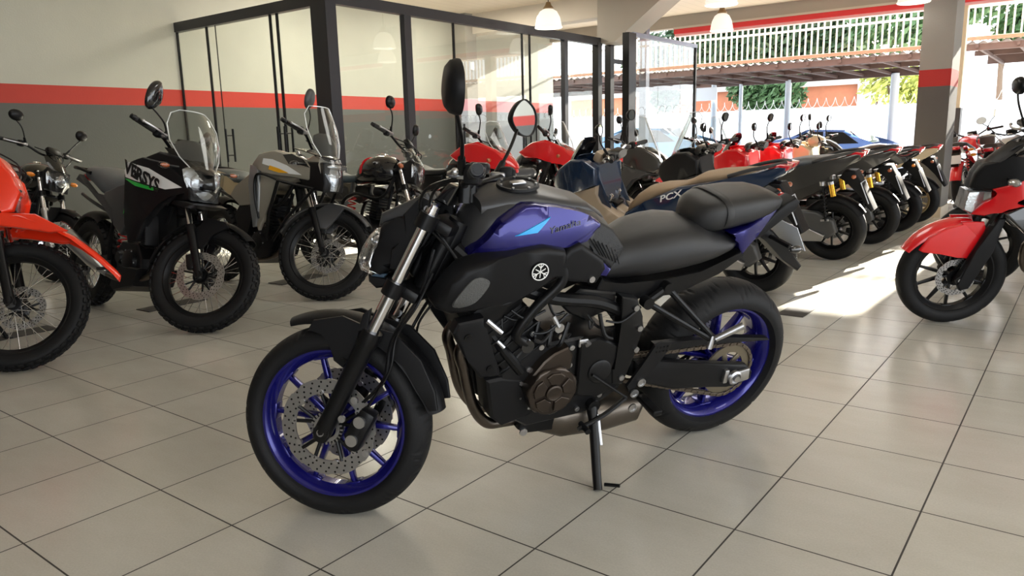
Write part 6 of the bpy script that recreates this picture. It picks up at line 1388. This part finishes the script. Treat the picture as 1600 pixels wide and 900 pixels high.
# brick building behind the wall
bd = bpy.data.objects.new('brick_building', None); COL.objects.link(bd); tag(bd, 'orange brick building with pale concrete columns behind the white street wall', 'building')
finish(slab(-22, -7.2, 34.2, 36, 0, 2.95), M['brick'], bd, 'brick_wall', flat=True)
finish(slab(-22, -6.6, 34.0, 36.2, 2.95, 3.35), M['concrete'], bd, 'roof_beam', flat=True)
for x in (-17.5, -12.35, -7.6, -6.8): finish(slab(x-0.35, x+0.35, 33.9, 34.3, 0, 3.0), M['concrete'], bd, 'column', flat=True)
finish(slab(-7.1, -6.9, 33.9, 34.1, 3.3, 4.4), M['concrete'], bd, 'column', flat=True)
tree(-11.2, 32.0, [(-0.3, 0, 2.9, 1.2, 0.8, 0.9), (0.7, 0, 2.6, 1.1, 0.8, 0.9), (0.1, 0, 3.3, 1.5, 0.8, 0.7)], M['leafmid'], 'bushy green tree in front of the orange brick building', 2.2, 1300, 0.15, 2)
tree(-15.8, 32.5, [(0, 0, 2.8, 0.7, 0.6, 0.8)], M['leafdark'], 'small dark green tree at the left end of the brick building', 2.0, 700, 0.15, 3)
tree(-6.0, 31.0, [(0, 0, 2.7, 1.3, 0.8, 0.7), (0.9, 0, 2.3, 0.8, 0.7, 0.5), (-0.5, 0, 3.3, 0.9, 0.6, 0.5)], M['leafpale'], 'pale yellow-green tree right of the concrete column, beyond the white wall', 2.0, 420, 0.16, 4)
tree(-14.0, 42.0, [(-6, 0, 5.2, 3.2, 1.5, 1.8), (-2.5, 0, 5.6, 3.2, 1.5, 2.0), (1.0, 0, 5.4, 3.0, 1.5, 1.9), (3.6, 0, 5.6, 2.0, 1.5, 1.6)], M['leafdark'], 'tall dark green tree seen through the railing bars', 4.5, 2600, 0.30, 5)
tree(-5.9, 37.5, [(-1.6, 0, 5.7, 1.9, 1.4, 1.5), (0.6, 0, 6.2, 1.5, 1.2, 1.0)], M['leafmid'], 'lighter green tree thinning out right of the dark one behind the railing', 4.5, 900, 0.28, 6)
tree(-3.6, 40.0, [(0, 0, 6.3, 1.3, 1.0, 1.2), (0.4, 0, 5.0, 0.8, 0.8, 0.8)], M['leafmid'], 'sparse tree left of the grey pillar above the railing', 4.5, 420, 0.25, 7)
tree(0.3, 34.0, [(-0.6, 0, 3.2, 1.0, 0.8, 1.0), (0.9, 0, 2.9, 1.0, 0.8, 0.8), (0.6, 0, 4.8, 1.1, 0.8, 0.9)], M['frond'], 'dry grey-green tree behind the wall right of the beige post', 2.4, 700, 0.22, 8)
# carports: corrugated roofs on brown beams
def carport(x0, x1, y0, y1, z0, z1, label):
    r = bpy.data.objects.new('carport_roof', None); COL.objects.link(r); tag(r, label, 'carport')
    n = int((x1-x0)/0.035); bm = B(); rows = []
    for j in range(5):
        f = j/4; rows.append([(x0+(x1-x0)*i/n, y0+(y1-y0)*f, z0+(z1-z0)*f+0.022*math.sin(2*PI*i/5.0)) for i in range(n+1)])
    grid(bm, rows, 0.003); finish(bm, M['sheet'], r, 'corrugated_sheet')
    finish(slab(x0, x1, y0+0.05, y0+0.12, z0-0.14, z0-0.03), M['rust'], r, 'front_beam', flat=True)
    finish(slab(x0, x1, y0-0.02, y0+0.03, z0+0.03, z0+0.09), M['wood'], r, 'timber_edge', flat=True)
    finish(slab(x0, x1, y1-0.12, y1-0.02, z1-0.22, z1-0.03), M['rust'], r, 'rear_beam', flat=True)
    finish(slab(x0, x1, (y0+y1)/2-0.04, (y0+y1)/2+0.04, (z0+z1)/2-0.13, (z0+z1)/2-0.03), M['rust'], r, 'middle_beam', flat=True)
    k = 0
    x = x0+0.3
    while x < x1:
        finish(slab(x-0.025, x+0.025, y0, y1, min(z0, z1)-0.10, min(z0, z1)-0.04), M['rust'], r, 'rafter', flat=True); x += 0.62
    return r
carport(-15, -2.7, 16.2, 21.0, 2.52, 2.60, 'long corrugated carport roof with brown beams outside, left of the pillar')
carport(-2.15, 5.0, 16.2, 21.0, 2.60, 2.74, 'corrugated carport roof outside, right of the pillar')
for x, y, lab in ((-8.67, 20.9, 'pale carport post nearest the entrance door edge'), (-7.9, 20.9, 'slim pale carport post, second from the entrance door'), (-6.62, 20.9, 'pale carport post in front of the green bushy tree'), (-4.05, 20.9, 'thick blue-white carport post just left of the grey pillar')):
    bm = B(); tube(bm, [(x, y, -0.02), (x, y, 2.45)], 0.05 if 'slim' in lab else (0.10 if 'thick' in lab else 0.08), 12); tag(finish(bm, M['postwhite'], None, 'carport_post'), lab, 'post')
def railing(x0, x1, y, z0, z1, label):
    r = bpy.data.objects.new('railing', None); COL.objects.link(r); tag(r, label, 'railing')
    for z in (z0+0.04, z1-0.14):
        bm = slab(x0, x1, y-0.02, y+0.02, z-0.02, z+0.02); finish(bm, M['railing'], r, 'rail', flat=True)
    n = int((x1-x0)/0.118)
    for i in range(n+1):
        x = x0+(x1-x0)*i/n; finish(slab(x-0.014, x+0.014, y-0.012, y+0.012, z0-0.02, z1), M['railing'], r, 'bar', flat=True)
railing(-10.4, -2.6, 16.24, 2.56, 3.25, 'cream metal railing of upright bars above the long carport roof')
railing(-2.05, 2.5, 16.24, 2.64, 3.35, 'cream metal railing right of the pillar above the second carport')
# parked cars
def car(x, y, head, body, label, h=1.2, L=3.9):
    r = bpy.data.objects.new('car', None); COL.objects.link(r); r.location = (x, y, -0.05); r.rotation_euler = (0, 0, head); tag(r, label, 'car')
    k = h/1.45; side = [(-1.95, 0.35), (-1.98, 0.75), (-1.85, 0.95), (-1.1, 1.02), (-0.55, 1.42), (0.55, 1.45), (1.45, 1.05), (1.9, 0.95), (1.98, 0.6), (1.92, 0.32)]
    bm = B(); panel(bm, [(a*L/3.9, z*k) for a, z in side], -0.82, 0.82, 0.10, 3); bo = finish(bm, body, r, 'body')
    for s in (1, -1):
        bm = B(); panel(bm, [(a*L/3.9, z*k) for a, z in [(-0.95, 1.05), (-0.50, 1.36), (-0.02, 1.38), (-0.02, 1.03)]], s*0.80, s*0.83, 0); panel(bm, [(a*L/3.9, z*k) for a, z in [(0.05, 1.38), (0.5, 1.38), (1.2, 1.06), (0.05, 1.03)]], s*0.80, s*0.83, 0); finish(bm, M['gloss'], bo, 'side_window')
        for xx in (-1.2, 1.2):
            bm = B(); lathe(bm, [(0.12, s*0.84), (0.2, s*0.83), (0.21, s*0.80), (0.30, s*0.84), (0.31, s*0.66), (0.0, s*0.66), (0.0, s*0.82)], (xx, 0, 0.31), 28); finish(bm, M['rubber'], r, 'wheel')
        bm = B(); box(bm, (-1.93*L/3.9, s*0.6, 0.78*k), (0.1, 0.32, 0.14), 0.03); finish(bm, M['reflector_off'], r, 'headlight'); bm = B(); box(bm, (1.95*L/3.9, s*0.6, 0.82*k), (0.08, 0.3, 0.14), 0.03); finish(bm, M['tail'], r, 'tail_light')
    bm = B(); plate(bm, [(-1.08*L/3.9, -0.66, 1.05*k), (-1.08*L/3.9, 0.66, 1.05*k), (-0.58*L/3.9, 0.60, 1.41*k), (-0.58*L/3.9, -0.60, 1.41*k)], (-0.012, 0, 0.012)); finish(bm, M['gloss'], bo, 'windscreen')
M['carblue'] = mat('blue_car_paint', (0.10, 0.20, 0.52), 0.25, coat=0.8)
M['carlight'] = mat('light_blue_car_paint', (0.12, 0.28, 0.50), 0.25, coat=0.8)
M['carwhite'] = mat('white_car_paint', (0.80, 0.80, 0.80), 0.25, coat=0.8)
car(-5.0, 19.5, D(178), M['carblue'], 'blue car outside, partly hidden by the cream scooter handlebar', 1.2, 3.1)
car(-9.4, 18.8, D(180), M['carlight'], 'light blue car outside, seen through the entrance glass', 1.36)
bm = B(); box(bm, (-8.85, 20.78, 2.20), (0.62, 0.03, 0.36), 0.005); tag(finish(bm, M['whitewall'], None, 'sign_board', flat=True), 'blank white board hanging outside near the entrance door edge', 'board')
